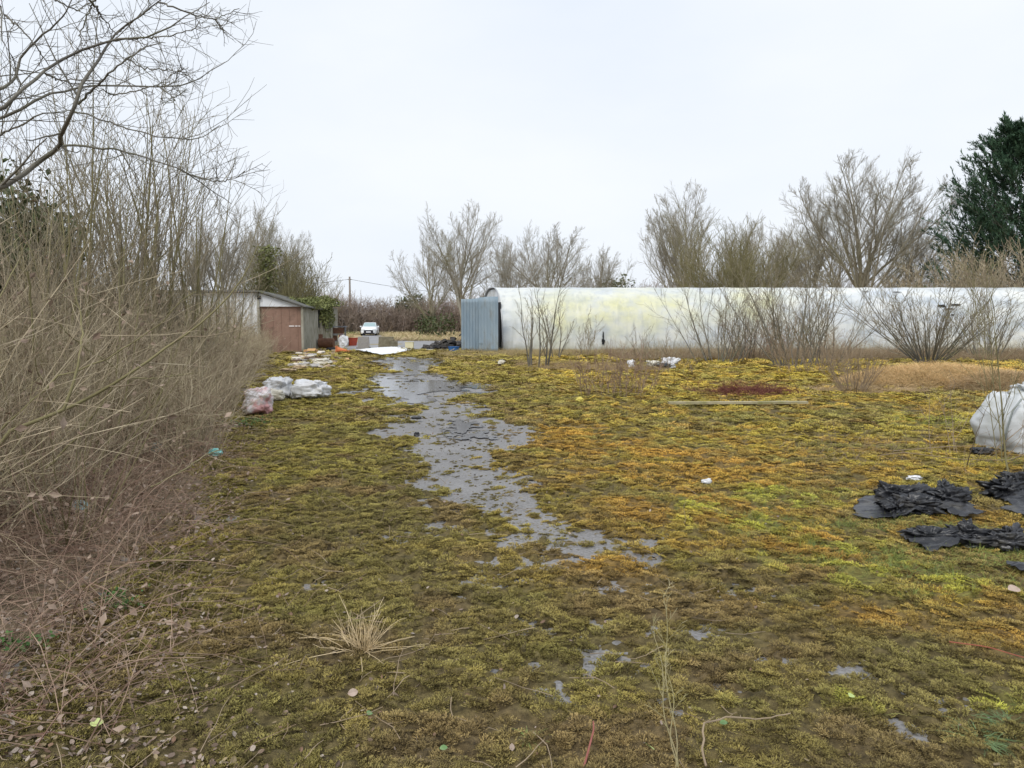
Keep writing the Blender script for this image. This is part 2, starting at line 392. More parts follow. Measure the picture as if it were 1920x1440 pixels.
L(tn(70, 4), bp.inputs['Height']); L(bp.outputs[0], b.inputs['Normal'])
M['ground'] = m
bx = bare(X.ravel(), Y.ravel()); fld = sst(36, 40, Y.ravel()) * 1.0
bx = np.maximum(bx, np.where((zone_moss(X.ravel(), Y.ravel()) > .6) & (Rr.ravel() < 60), .5, -1.))
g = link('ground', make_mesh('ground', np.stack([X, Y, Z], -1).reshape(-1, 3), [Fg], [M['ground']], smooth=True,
         attrs={'bare': ('FLOAT', sst(-.2, .1, bx)), 'field': ('FLOAT', fld)}), kind='structure')

# water lying on the bare tarmac
def sheet_from_mask(name, mask, x0, x1, y0, y1, nx, ny, z, material, kind='structure'):
    xs = np.linspace(x0, x1, nx); ys = np.linspace(y0, y1, ny); XX, YY = np.meshgrid(xs, ys)
    mk = mask(XX, YY); ii = np.arange(ny - 1)[:, None] * nx; jj = np.arange(nx - 1)[None]
    Fq = np.stack([ii + jj, ii + jj + 1, ii + nx + jj + 1, ii + nx + jj], -1).reshape(-1, 4)
    ok = mk.ravel()[Fq].min(1) > 0; Fq = Fq[ok]; used, inv = np.unique(Fq, return_inverse=True); inv = inv.reshape(-1, 4)
    V = np.stack([XX.ravel(), YY.ravel(), z(XX, YY).ravel()], -1)[used]
    return link(name, make_mesh(name, V, [inv], [material], smooth=True), kind=kind)
mw = bpy.data.materials.new('puddle_water'); mw.use_nodes = True; t = mw.node_tree; b = t.nodes['Principled BSDF']; L = t.links.new
b.inputs['Base Color'].default_value = (.09, .09, .10, 1); b.inputs['Roughness'].default_value = .12; b.inputs['IOR'].default_value = 1.33
gp = t.nodes.new('ShaderNodeNewGeometry'); bp = t.nodes.new('ShaderNodeBump'); bp.inputs['Strength'].default_value = .15; bp.inputs['Distance'].default_value = .01
L(tn(9, 3), bp.inputs['Height']); L(bp.outputs[0], b.inputs['Normal'])
def wmask(x, y): return bare(x, y) - 0.16 - 0.9 * (fbm(x * .8, y * .8, 91, 3) > .56) - .8 * sst(17.5, 13.5, y + .8 * fbm(x, y * .5, 4, 2))
sheet_from_mask('water', wmask, -7, 2, 10, 32, 420, 700, lambda x, y: gh(x, y) * 0 + gh(np.full_like(x, -2.), y) + 0.002, mw)

# ------------------------------------------------------------------ scatter through geometry nodes (only for stuff nobody can count)
def scatter_mod(obj, variants, nm):
    coll = bpy.data.collections.new(nm + '_source')
    for me in variants:
        coll.objects.link(bpy.data.objects.new(nm + '_piece', me))
    gt = bpy.data.node_groups.new(nm, 'GeometryNodeTree'); N = gt.nodes.new; Lk = gt.links.new
    gt.interface.new_socket('Geometry', in_out='INPUT', socket_type='NodeSocketGeometry'); gt.interface.new_socket('Geometry', in_out='OUTPUT', socket_type='NodeSocketGeometry')
    gi, go = N('NodeGroupInput'), N('NodeGroupOutput')
    def na_(name, typ):
        n = N('GeometryNodeInputNamedAttribute'); n.data_type = typ; n.inputs['Name'].default_value = name; return n.outputs['Attribute']
    sep = N('GeometryNodeSeparateGeometry'); sep.domain = 'POINT'
    cmpn = N('FunctionNodeCompare'); cmpn.data_type = 'FLOAT'; cmpn.operation = 'GREATER_THAN'; cmpn.inputs[1].default_value = .5
    Lk(na_('is_pt', 'FLOAT'), cmpn.inputs[0]); Lk(cmpn.outputs[0], sep.inputs['Selection']); Lk(gi.outputs[0], sep.inputs['Geometry'])
    ci = N('GeometryNodeCollectionInfo'); ci.inputs['Collection'].default_value = coll; ci.inputs['Separate Children'].default_value = True; ci.inputs['Reset Children'].default_value = True
    ip = N('GeometryNodeInstanceOnPoints'); ip.inputs['Pick Instance'].default_value = True
    Lk(sep.outputs['Selection'], ip.inputs['Points']); Lk(ci.outputs[0], ip.inputs['Instance'])
    Lk(na_('vi', 'INT'), ip.inputs['Instance Index']); Lk(na_('rot', 'FLOAT_VECTOR'), ip.inputs['Rotation']); Lk(na_('scl', 'FLOAT_VECTOR'), ip.inputs['Scale'])
    jn = N('GeometryNodeJoinGeometry'); Lk(sep.outputs['Inverted'], jn.inputs[0]); Lk(ip.outputs[0], jn.inputs[0]); Lk(jn.outputs[0], go.inputs[0])
    md = obj.modifiers.new(nm, 'NODES'); md.node_group = gt
def scatter_obj(name, base_V, base_F, base_mat, base_col, P, rot, scl, vi, col, variants, label, cat, kind='stuff', group=None):
    n0, n1_ = len(base_V), len(P)
    V = np.concatenate([base_V, P]) if n0 else P
    z = lambda k: np.zeros((n0, k))
    at = {'is_pt': ('FLOAT', np.concatenate([np.zeros(n0), np.ones(n1_)])), 'vi': ('INT', np.concatenate([np.zeros(n0), vi])),
          'rot': ('FLOAT_VECTOR', np.concatenate([z(3), rot])), 'scl': ('FLOAT_VECTOR', np.concatenate([z(3) + 1, scl])),
          'col': ('FLOAT_COLOR', np.concatenate([np.c_[base_col, np.ones(n0)] if n0 else z(4), np.c_[col, np.ones(n1_)]]))}
    o = link(name, make_mesh(name, V, [base_F] if n0 else [], [base_mat] if base_mat else [], smooth=True, attrs=at), label=label, cat=cat, kind=kind, group=group)
    scatter_mod(o, variants, name + '_scatter'); return o

def blades(rng, n, spread, h0, h1, w, lean, K=3, droop=0.0, name='b', material=None, clump=0.0, tipattr=True):
    """n thin ribbons rooted in a disc; K points each"""
    a = rng.uniform(0, 2 * math.pi, n); r = spread * np.sqrt(rng.random(n)); p0 = np.stack([r * np.cos(a), r * np.sin(a), np.zeros(n) - .004], -1)
    out = np.stack([np.cos(a), np.sin(a), np.zeros(n)], -1) * (r / max(spread, 1e-6))[:, None] + rng.normal(size=(n, 3)) * .35; out[:, 2] = 0
    d = unit(out * lean + np.array([0, 0, 1.0])); Ln = rng.uniform(h0, h1, n)
    P, _, _ = grow(rng, p0, d, Ln, 0, 0, K, .12, -droop)
    side = unit(np.cross(unit(P[:, 1] - P[:, 0]), unit(rng.normal(size=(n, 3)))))
    ww = w * np.linspace(1, .15, K)[None, :, None]
    V = np.stack([P - side[:, None] * ww, P + side[:, None] * ww], 2).reshape(-1, 3)
    nn = np.arange(n)[:, None] * K * 2; k = np.arange(K - 1)[None] * 2
    Fq = np.stack([nn + k, nn + k + 1, nn + k + 3, nn + k + 2], -1).reshape(-1, 4)
    tip = np.tile(np.repeat(np.linspace(0, 1, K), 2), n)
    return make_mesh(name, V, [Fq], [material] if material else [], attrs={'tip': ('FLOAT', tip)})

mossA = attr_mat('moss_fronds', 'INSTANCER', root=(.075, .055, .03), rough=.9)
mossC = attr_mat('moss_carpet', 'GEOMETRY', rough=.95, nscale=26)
rng = np.random.default_rng(11)
def moss_variant(k):
    n = [230, 190, 250, 210, 200][k]
    return blades(rng, n, .052, .006, .021, .0034, 1.1, K=3, droop=.25, name='moss_tuft', material=mossA)
mossv = [moss_variant(k) for k in range(5)]
# carpet
an = np.radians(np.linspace(-50, 64, 900)); rd = np.geomspace(1.6, 46, 820)
A, Rr = np.meshgrid(an, rd); X = (Rr * np.sin(A)).ravel(); Y = (Rr * np.cos(A)).ravel()
mk = np.minimum(-bare(X, Y) + .03, (zone_moss(X, Y) - .5) * .6 + .1 * (fbm(X * 6, Y * 6, 15, 2) - .5))
h = cushion(X, Y) * sst(-.03, .34, mk) - .005
na, nr = len(an), len(rd); i = np.arange(nr - 1)[:, None] * na; j = np.arange(na - 1)[None]
Fq = np.stack([i + j, i + j + 1, i + na + j + 1, i + na + j], -1).reshape(-1, 4)
Fq = Fq[mk[Fq].min(1) > 0]; used, inv = np.unique(Fq, return_inverse=True); inv = inv.reshape(-1, 4)
bV = np.stack([X, Y, gh(X, Y) + h], -1)[used]; bC = mosscol(X[used], Y[used]) * .28 + np.array([.070, .050, .027])  # brown dead base, darkened so shade between tufts is in the colour
# tufts
PP, SS = [], []
for r0, r1, dens, s in ((2.0, 4.5, 900, .72), (4.5, 7, 560, .85), (7, 11, 290, 1.1), (11, 17, 95, 1.9), (17, 26, 42, 2.8), (26, 42, 15, 4.4)):
    n = int(dens * 1.5 / 2 * (r1 ** 2 - r0 ** 2)); n = int(n * 1.14); a = rng.uniform(-.78, .95, n); r = np.sqrt(rng.uniform(r0 ** 2, r1 ** 2, n))
    PP.append(np.stack([r * np.sin(a), r * np.cos(a)], -1)); SS.append(np.full(n, s) * rng.uniform(.6, 1.35, n))
P2 = np.concatenate(PP); S = np.concatenate(SS); x, y = P2[:, 0], P2[:, 1]
bb = bare(x, y); zm = zone_moss(x, y)
keep = ((bb < .02) | ((bb < .9) & (fbm(x * 9, y * 7, 19, 3) + rng.normal(size=len(x)) * .05 > .49 + bb * .10 + .10 * sst(9, 17, y))) | (rng.random(len(x)) < .05)) & (zm > rng.random(len(x)) * .8 + .1)
keep &= (cushion(x, y) + rng.normal(size=len(x)) * .004 > .029) | (rng.random(len(x)) < .28)
x, y, S, bb = x[keep], y[keep], S[keep], bb[keep]; n = len(x)
onb = bb > .02; S = np.where(onb, S * .5, S)
mkp = np.minimum(-bb + .03, (zone_moss(x, y) - .5) * .6)
z = gh(x, y) + np.where(onb, -.006, cushion(x, y) * sst(-.03, .34, mkp) - .005)
hs = np.clip(S, .6, 1.7) * np.where(onb, 1.0, 1.0)
print('moss tufts', n)
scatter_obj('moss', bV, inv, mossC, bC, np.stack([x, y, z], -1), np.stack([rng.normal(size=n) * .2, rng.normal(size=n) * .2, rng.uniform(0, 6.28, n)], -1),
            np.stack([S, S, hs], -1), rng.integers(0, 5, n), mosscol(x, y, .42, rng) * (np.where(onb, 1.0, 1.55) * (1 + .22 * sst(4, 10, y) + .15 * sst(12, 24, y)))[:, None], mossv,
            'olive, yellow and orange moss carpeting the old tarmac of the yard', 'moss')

# ------------------------------------------------------------------ bare trees and shrubs
def tree_levels(rng, P, R, L, levels):
    """levels: dict(n,t,a,lr,rr,rmin,K,wig,trop) -> list of (P,R)"""
    out = []
    for lv in levels:
        P, R, L = spawn(rng, P, R, L, lv['n'], lv['t'][0], lv['t'][1], lv['a'][0], lv['a'][1], lv['lr'], lv['rr'], lv['rmin'], lv['K'], lv['wig'], lv['trop'], lv.get('lend', .5))
        out.append((P, R))
    return out
def stems_mesh(name, Ps, material, sides=5):
    return make_mesh(name, *(lambda v, f: (v, [f]))(*cat_t([tubes(P, R, sides) for P, R in Ps])), [material], smooth=True)

def bare_tree_parts(seed, H, limbs=7, spread=.55, r=.22, tw=.012, fork=.12, dens=1.0, mt='bark_grey_brown', mb='twig_far', lean=0., n3=10):
    rng = np.random.default_rng(seed)
    T, TR, TL = grow(rng, np.zeros((1, 3)), np.array([[lean, 0, 1.]]), H * .35, r, r * .75, 6, .05, .05)
    n = limbs; f = rng.uniform(fork, 1, n); f[0] = 1
    i = np.minimum((f * 5).astype(int), 4); p = T[0, i] + (T[0, i + 1] - T[0, i]) * (f * 5 - i)[:, None]
    a = np.arange(n) * 2.4 + rng.uniform(-.4, .4, n); tilt = rng.uniform(.15, spread, n) * (1.25 - .4 * f); tilt[0] = .08
    d = np.stack([np.cos(a) * np.sin(tilt), np.sin(a) * np.sin(tilt), np.cos(tilt)], -1)
    P, R, L = grow(rng, p, d, H * (.80 - .22 * f) * rng.uniform(.8, 1.05, n), r * .45, r * .06, 9, .06, .03)
    lv = tree_levels(rng, P, R, L, [dict(n=int(12 * dens), t=(.16, .98), a=(22, 46), lr=.56, rr=.5, rmin=.012, K=7, wig=.09, trop=.06, lend=.72),
                                    dict(n=int(9 * dens), t=(.15, 1), a=(22, 48), lr=.48, rr=.5, rmin=tw * .7, K=5, wig=.10, trop=.08, lend=.5),
                                    dict(n=n3, t=(.1, 1), a=(20, 55), lr=.55, rr=.6, rmin=tw * .42, K=4, wig=.11, trop=.10, lend=.4)])
    crown = make_mesh('crown', *(lambda v, f_: (v, [f_]))(*cat_t([tubes(P, R, 5)] + [tubes(p_, r_, 4 if q == 0 else 3) for q, (p_, r_) in enumerate(lv)])), [M[mb]], smooth=True)
    return stems_mesh('trunk', [(T, TR)], M[mt], 8), crown
def shrub_parts(seed, H, n=14, spread=.6, r=.022, base=.18, tw=.004, dens=1.0, mt='bark_grey_brown', mb='twig_brown', trop=.05, n1=8, n2=5, wig=.07, up=1.0):
    rng = np.random.default_rng(seed)
    a = rng.uniform(0, 6.283, n); rr = base * np.sqrt(rng.random(n)); p = np.stack([rr * np.cos(a), rr * np.sin(a), np.zeros(n) - .05], -1)
    tilt = np.clip(spread * np.sqrt(rng.random(n)), 0, 1.4); d = np.stack([np.cos(a) * np.sin(tilt), np.sin(a) * np.sin(tilt), np.cos(tilt)], -1)
    L0 = H / np.maximum(np.cos(tilt), .55) * rng.uniform(.6, 1.08, n) * up
    P, R, L = grow(rng, p, d, L0, r * rng.uniform(.5, 1.2, n), r * .12, 9, wig, trop)
    lv = tree_levels(rng, P, R, L, [dict(n=int(n1 * dens), t=(.12, .97), a=(15, 45), lr=.42, rr=.55, rmin=tw * 1.3, K=5, wig=.11, trop=.08, lend=.45),
                                    dict(n=int(n2 * dens), t=(.1, 1), a=(15, 50), lr=.45, rr=.6, rmin=tw, K=4, wig=.13, trop=.07, lend=.3)])
    return stems_mesh('stems', [(P, R)], M[mt], 5), make_mesh('twigs', *(lambda v, f_: (v, [f_]))(*cat_t([tubes(p_, r_, 3) for p_, r_ in lv])), [M[mb]], smooth=True)
def plant(name, parts, names, loc, label, cat, group=None, rz=0., sc=1.0):
    o = empty(name, loc, label, cat, group, rz); o.scale = (sc, sc, sc) if not isinstance(sc, tuple) else sc
    for me, nm in zip(parts, names): link(nm, me, o)
    return o
TC = ('trunk', 'crown'); ST = ('stems', 'twigs')

# trees behind the polytunnel, left to right in the photograph
tA = bare_tree_parts(1, 12, limbs=10, spread=.8, r=.20, tw=.011)
tB = bare_tree_parts(2, 12, limbs=12, spread=.95, r=.18, tw=.012, fork=.05)
tC = bare_tree_parts(3, 12, limbs=17, spread=1.0, r=.20, tw=.012, fork=.02, dens=1.1)
def back(parts, px, Y, H, lab, rz=0., wide=1.0, grp='bare trees behind the white polytunnel'):
    p = D(px, 603, Y); p[2] = 0
    return plant('bare_tree', parts, TC, p, lab, 'tree', grp, rz, (H / 11.2 * wide, H / 11.2 * wide, H / 10.8))
back(tA, 868, 68, 11.6, 'bare tree with tall dark limbs above the grey metal doors', .3, 1.0)
back(tB, 1035, 66, 9.6, 'low bare tree behind the left part of the white polytunnel', 1.1, 1.1)
back(tB, 950, 72, 9.5, 'bare tree between the tall limbed tree and the low one at the tunnel end', 4.1, .9)
back(tB, 1120, 70, 8.2, 'small bare tree beside the dark round bush behind the tunnel', 2.5, .8)
back(tC, 1275, 64, 12.4, 'bare round headed tree left of the olive willow behind the tunnel', .4, .85)
back(tC, 1610, 62, 14.6, 'largest bare tree with the widest crown behind the tunnel', 2.2, 1.15)
back(tB, 1455, 70, 9.6, 'thin bare tree between the olive willow and the largest tree', 3.3, .8)
back(tA, 1520, 66, 10.6, 'bare tree tucked against the left side of the largest tree', 5.0, .9)
back(tA, 810, 74, 9.4, 'bare tree leaning left of the tall limbed tree by the far hedge', 2.2, 1.0)
back(tC, 1390, 68, 10.5, 'bare tree rising just behind the olive willow bush', 1.2, .7)
back(tB, 1700, 66, 10.0, 'bare tree between the largest tree and the dark conifer', 1.9, .95)
# olive willow behind the tunnel
p = D(1365, 603, 50); p[2] = 0
plant('willow_shrub', shrub_parts(21, 6.6, n=60, spread=.62, r=.035, base=1.1, tw=.011, mt='bark_olive', mb='bark_olive', n1=14, n2=7, trop=.06), ST, p, 'dense olive green willow bush rising behind the middle of the tunnel', 'bush')
sc1 = shrub_parts(22, 3.6, n=30, spread=.7, r=.02, base=.8, tw=.009, n1=12, n2=6)
for px, Y, s, lab in ((1800, 47, 1.35, 'brown twiggy scrub behind the tunnel under the left edge of the conifer'), (1880, 46, 1.45, 'brown twiggy scrub behind the tunnel under the conifer trunk'),
                      (1745, 52, 1.2, 'low brown scrub behind the tunnel left of the conifer'), (1935, 45, 1.5, 'brown scrub behind the tunnel at the right picture edge')):
    p = D(px, 603, Y); p[2] = 0; plant('scrub_bush', sc1, ST, p, lab, 'bush', 'brown scrub under the conifer', px * .7, s)

# leaf cards
def leaf_cards(rng, C, size, up=.4, aspect=.6, quadn=True):
    n = len(C); nrm = unit(rng.normal(size=(n, 3)) + np.array([0, 0, up])); u = unit(np.cross(nrm, rng.normal(size=(n, 3)))); v = np.cross(nrm, u)
    s = size * rng.uniform(.6, 1.3, n)[:, None]
    V = np.stack([C - u * s, C - v * s * aspect + nrm * s * .15, C + u * s, C + v * s * aspect + nrm * s * .15], 1).reshape(-1, 3)
    return V, np.arange(4 * n).reshape(-1, 4)
def blob_points(rng, n, c, r, seed=0, shell=.35):
    d = unit(rng.normal(size=(n, 3))); q = np.array([mnoise.noise(Vector((x_ * 2.2 + seed, y_ * 2.2, z_ * 2.2))) for x_, y_, z_ in d])
    rad = (1 + .55 * q) * (shell + (1 - shell) * rng.random(n) ** .5)
    return np.array(c) + d * rad[:, None] * np.array(r)

# dark conifer at the right edge
def conifer_parts(seed, H, W):
    rng = np.random.default_rng(seed)
    T, TR, _ = grow(rng, np.zeros((1, 3)), np.array([[0, 0, 1.]]), H * .97, .32, .03, 12, .015, .05)
    n = 260; f = np.sort(rng.uniform(.04, .99, n)); z = f * H * .97
    ln = W * np.clip((1 - f) ** .46, .06, 1) * rng.uniform(.72, 1.15, n) * np.clip(.75 + f * 1.5, 0, 1)
    a = np.arange(n) * 2.39996 + rng.uniform(-.3, .3, n); el = rng.uniform(-.05, .25, n) + f * .5
    d = np.stack([np.cos(a) * np.cos(el), np.sin(a) * np.cos(el), np.sin(el)], -1)
    ti = np.clip(f * 11, 0, 10.99).astype(int); p = T[0, ti] + (T[0, np.minimum(ti + 1, 11)] - T[0, ti]) * (f * 11 - ti)[:, None]
    P, R, L = grow(rng, p, d, ln, .035, .008, 7, .05, .06)
    P1, R1, L1 = spawn(rng, P, R, L, 19, .25, 1, 20, 50, .26, .5, .006, 4, .08, .10, .35)
    # sprays: narrow pointed fans along every twig
    K = P1.shape[1]; N = len(P1); m_ = 30
    t = rng.random((N, m_)); i = np.minimum((t * (K - 1)).astype(int), K - 2); ff = t * (K - 1) - i; r_ = np.arange(N)[:, None]
    C = (P1[r_, i] * (1 - ff[..., None]) + P1[r_, i + 1] * ff[..., None]).reshape(-1, 3); tan = unit(P1[r_, i + 1] - P1[r_, i]).reshape(-1, 3)
    dd = unit(tan + rng.normal(size=tan.shape) * .45 + np.array([0, 0, .3])); sd_ = unit(np.cross(dd, unit(rng.normal(size=dd.shape) * .5 + np.array([0, 0, 1]))))
    s = rng.uniform(.18, .42, len(C))[:, None]
    V = np.stack([C, C + dd * s * .45 + sd_ * s * .085, C + dd * s, C + dd * s * .45 - sd_ * s * .085], 1).reshape(-1, 3)
    v2, f2 = cat_t([tubes(P, R, 4), tubes(P1, R1, 3)])
    return make_mesh('trunk', *(lambda v, f_: (v, [f_]))(*tubes(T, TR, 8)), [M['bark_dark']], smooth=True), \
           make_mesh('crown', np.concatenate([V, v2]), [np.concatenate([np.arange(len(V)).reshape(-1, 4), f2 + len(V)])], [M['conifer'], M['bark_dark']], np.concatenate([np.zeros(len(V) // 4), np.ones(len(f2))]))
p = D(1915, 603, 55); p[2] = 0
plant('conifer', conifer_parts(5, 15.8, 7.6), TC, p, 'dark blue green conifer with upswept branch tips at the right edge', 'tree')
p = D(2045, 603, 57); p[2] = 0
plant('conifer', conifer_parts(6, 17.5, 4.6), TC, p, 'second dark conifer partly outside the right edge of the picture', 'tree')

# dark evergreen bushes far off
def leafy_bush(name, px, Y, w_, h_, n, size, material, lab, seed, cat='bush', group=None, z0=0):
    rng = np.random.default_rng(seed); p = D(px, 603, Y); p[2] = z0
    C = np.concatenate([blob_points(rng, n // 3, (0, 0, h_ * .5), (w_ / 2, w_ / 2.5, h_ * .52), seed), blob_points(rng, n // 3, (w_ * .18, 0, h_ * .55), (w_ / 3, w_ / 3, h_ * .45), seed + 1), blob_points(rng, n // 3, (-w_ * .2, 0, h_ * .4), (w_ / 3, w_ / 3, h_ * .45), seed + 2)])
    C[:, 2] = np.maximum(C[:, 2], .05)
    fo = leaf_cards(rng, C, size); st = shrub_parts(seed + 50, h_ * .8, n=7, spread=.4, r=.05, base=.2, tw=.01, n1=4, n2=2)
    o = empty(name, p, lab, cat, group); link('foliage', make_mesh('foliage', fo[0], [fo[1]], [material]), o); link('stems', st[0], o); return o
leafy_bush('evergreen_bush', 1148, 75, 4.2, 6.0, 2600, .16, M['ivy'], 'dark round evergreen bush just above the tunnel ridge', 31)
leafy_bush('evergreen_bush', 765, 98, 4.5, 5.0, 2200, .2, M['ivy'], 'dark evergreen bush standing out of the far hedge beside the pole', 32)
leafy_bush('evergreen_bush', 828, 70, 3.0, 2.6, 380, .14, M['ivy'], 'dark green bush at the foot of the tall bare tree left of the metal doors', 33)
leafy_bush('evergreen_bush', 800, 74, 2.2, 2.6, 500, .14, M['ivy'], 'small green bush between the far hedge and the tall bare tree', 34)

# far hedge
def hedge(name, x0, x1, Y0, Y1, h_, n, lab, seed, tw=.02, material='twig_hedge'):
    rng = np.random.default_rng(seed); t = rng.random(n); x = x0 + (x1 - x0) * t; y = Y0 + (Y1 - Y0) * t + rng.normal(size=n) * 1.1
    hh = h_ * (.72 + .55 * fbm(x * .22, x * 0 + seed, 5, 3)) * rng.uniform(.55, 1.05, n)
    d = unit(np.stack([rng.normal(size=n) * .28, rng.normal(size=n) * .28, np.ones(n)], -1))
    P, R, L = grow(rng, np.stack([x, y, np.zeros(n)], -1), d, hh, .035, .01, 5, .12, .02)
    P1, R1, L1 = spawn(rng, P, R, L, 9, .1, 1, 20, 60, .35, .5, tw, 4, .15, .05, .3)
    P2_, R2_, _ = spawn(rng, P1, R1, L1, 4, .1, 1, 20, 60, .55, .5, tw * .7, 3, .15, .05, .3)
    v, f = cat_t([tubes(P, R, 3), tubes(P1, R1, 3), tubes(P2_, R2_, 3)])
    return link(name, make_mesh(name, v, [f], [M[material]]), label=lab, cat='hedge', kind='stuff')
hedge('hedgerow', D(590, 603, 92)[0], D(900, 603, 100)[0], 92, 100, 4.2, 900, 'dark brown bare hedgerow closing the field behind the parked car', 3)
hedge('hedgerow', D(880, 603, 82)[0], D(1960, 603, 78)[0], 84, 78, 5.2, 1300, 'brown bare hedgerow behind the trees and the polytunnel', 4)

# trees behind the shed on the left
tD = bare_tree_parts(8, 12, limbs=6, spread=.5, r=.24, tw=.009, fork=.3)
def tleft(parts, px, Y, H, lab, rz, wide=1., grp='bare trees behind the shed'):
    p = D(px, 603, Y); p[2] = 0; return plant('bare_tree', parts, TC, p, lab, 'tree', grp, rz, (H / 12 * wide, H / 12 * wide, H / 12))
tleft(tD, 428, 44, 8.6, 'bare tree with dark twin limbs left of the ivy clad tree', .3)
tleft(tA, 500, 48, 9.4, 'bare tree whose trunk is thick with ivy above the shed roof', 2.0, .8)
tleft(tB, 555, 54, 8.2, 'rounded bare tree at the right end of the group behind the shed', 1.0, .62)
tleft(tB, 475, 52, 9.0, 'fine twigged bare tree in the middle of the group behind the shed', 4.0, .75)
tleft(tD, 375, 42, 7.2, 'bare tree half hidden by the thicket left of the shed', 5.0, .9)
rng = np.random.default_rng(77)
sc2 = shrub_parts(23, 5.2, n=26, spread=.35, r=.03, base=.8, tw=.010, mt='bark_olive', mb='bark_olive', n1=13, n2=7)
for px, Y, s, lab in ((520, 46, 1.0, 'upright olive twigged bush behind the brown door of the shed'), (558, 50, 1.0, 'upright olive twigged bush behind the right corner of the shed'), (585, 58, .85, 'rightmost olive twigged bush behind the shed')):
    p = D(px, 603, Y); p[2] = 0; plant('willow_shrub', sc2, ST, p, lab, 'bush', 'olive bushes behind the shed', px * .3, s)
p = D(497, 603, 46.5); p[2] = 0
C = np.stack([rng.normal(size=2200) * .38, rng.normal(size=2200) * .38, rng.uniform(1.5, 6.2, 2200)], -1); C[:, 0] += (C[:, 2] - 2) * .06
v, f = leaf_cards(rng, C, .09)
link('ivy', make_mesh('ivy', v + p, [f], [M['ivy_bright']]), label='column of green ivy wrapped round a tree trunk above the shed roof', cat='ivy')

# ------------------------------------------------------------------ thicket on the left
def edgeX(y): return np.interp(y, [2, 3, 5.5, 8.8, 11.3, 16, 25, 31, 40], [2.0, 2.25, 2.8, 3.85, 4.6, 6.1, 8.7, 10.6, 13])
thk = [shrub_parts(40 + q, 4.0, n=[16, 14, 18, 15, 20][q], spread=[.55, .7, .6, .8, .5][q], r=.020, base=.3, tw=.0032, mt=['bark_grey_brown', 'bark_olive', 'bark_grey_brown', 'bark_tan', 'bark_olive'][q], mb='twig_brown', n1=8, n2=5, wig=.09) for q in range(5)]
rng = np.random.default_rng(5)
spots = []
for Yq in np.arange(3.6, 30, 1.15):
    xe = -edgeX(Yq)
    for row in range(4):
        spots.append((xe - .5 - row * 1.25 - rng.uniform(0, .8), Yq + rng.uniform(-.5, .5), row))
q = 0
for x_, y_, row in spots:
    if y_ > 26 and row > 1: continue
    if -x_ > .80 * y_ + 1.2: continue
    hgt = (.42, .60, .78, .95)[row] * rng.uniform(.85, 1.15) * (1.0 if y_ > 6 else .9)
    hgt *= float(np.interp(y_, [12, 20, 30], [1, .82, .62]))
    edge = row == 0
    plant('thicket_shrub', thk[q % 5], ST, (x_, y_, gh(x_, y_)), 'bare shrub at the front edge of the thicket along the left of the yard' if edge else 'bare many stemmed shrub deep in the thicket on the left', 'shrub',
          'shrubs at the front edge of the thicket' if edge else 'shrubs deep in the thicket', rng.uniform(0, 6.28), float(hgt)) if q < 5 else \
        copy_thing([o for o in COL.objects if o.name.split('.')[0] == 'thicket_shrub'][q % 5], (x_, y_, float(gh(x_, y_))), rng.uniform(0, 6.28), float(hgt),
                   'bare shrub at the front edge of the thicket along the left of the yard' if edge else 'bare many stemmed shrub deep in the thicket on the left', 'shrubs at the front edge of the thicket' if edge else 'shrubs deep in the thicket')
    q += 1
print('thicket', q)
# tangled dead growth and brambles filling the thicket
def canes(rng, x, y, z, Lmin, Lmax, r, tilt0, tilt1, K=7, droop=.12, wig=.12):
    n = len(x); a = rng.uniform(0, 6.283, n); ti = rng.uniform(tilt0, tilt1, n)
    d = np.stack([np.cos(a) * np.sin(ti), np.sin(a) * np.sin(ti), np.cos(ti)], -1)
    P, R, L = grow(rng, np.stack([x, y, z], -1), d, rng.uniform(Lmin, Lmax, n), r * rng.uniform(.6, 1.3, n), r * .4, K, wig, -droop)
    P[..., 2] = np.maximum(P[..., 2], gh(P[..., 0], P[..., 1]) + .01); return P, R, L
def undergrowth(name, n, fx, Lmin, Lmax, r, material, lab, seed, ntw=4, tilt=(.2, 1.2), droop=.12, leaves=0, leafm=None, lsize=.03):
    rng = np.random.default_rng(seed); x, y = fx(rng, n)
    P, R, L = canes(rng, x, y, gh(x, y), Lmin, Lmax, r, tilt[0], tilt[1], droop=droop)
    parts = [tubes(P, R, 3)]
    if ntw:
        P1, R1, _ = spawn(rng, P, R, L, ntw, .15, 1, 25, 70, .35, .7, r * .45, 4, .15, -.02, .3); parts.append(tubes(P1, R1, 3))
    v, f = cat_t(parts); mi = np.zeros(len(f)); mats = [M[material]]
    if leaves:
        ii = rng.integers(0, len(v), leaves); C = v[ii] + rng.normal(size=(leaves, 3)) * .02; lv, lf = leaf_cards(rng, C, lsize)
        f = np.concatenate([f, lf + len(v)]); v = np.concatenate([v, lv]); mi = np.concatenate([mi, np.ones(len(lf))]); mats.append(leafm)
    return link(name, make_mesh(name, v, [f], mats, mi), label=lab, cat='undergrowth', kind='stuff')
def along_left(a0, a1, e0, e1, pw=1.0):
    def fn(rng, n):
        y = a0 + (a1 - a0) * rng.random(n) ** pw; return -edgeX(y) - rng.uniform(e0, e1, n) + (fbm(y * 0, y * .9, 8, 2) - .5) * .8, y
    return fn
undergrowth('thicket_undergrowth', 6500, along_left(3.5, 30, .9, 5.5, 1.2), .8, 2.6, .005, 'twig_brown', 'tangle of dead brown stems filling the foot of the thicket', 61, ntw=5, tilt=(.1, .9), droop=.05, leaves=26000, leafm=M['litter'], lsize=.028)
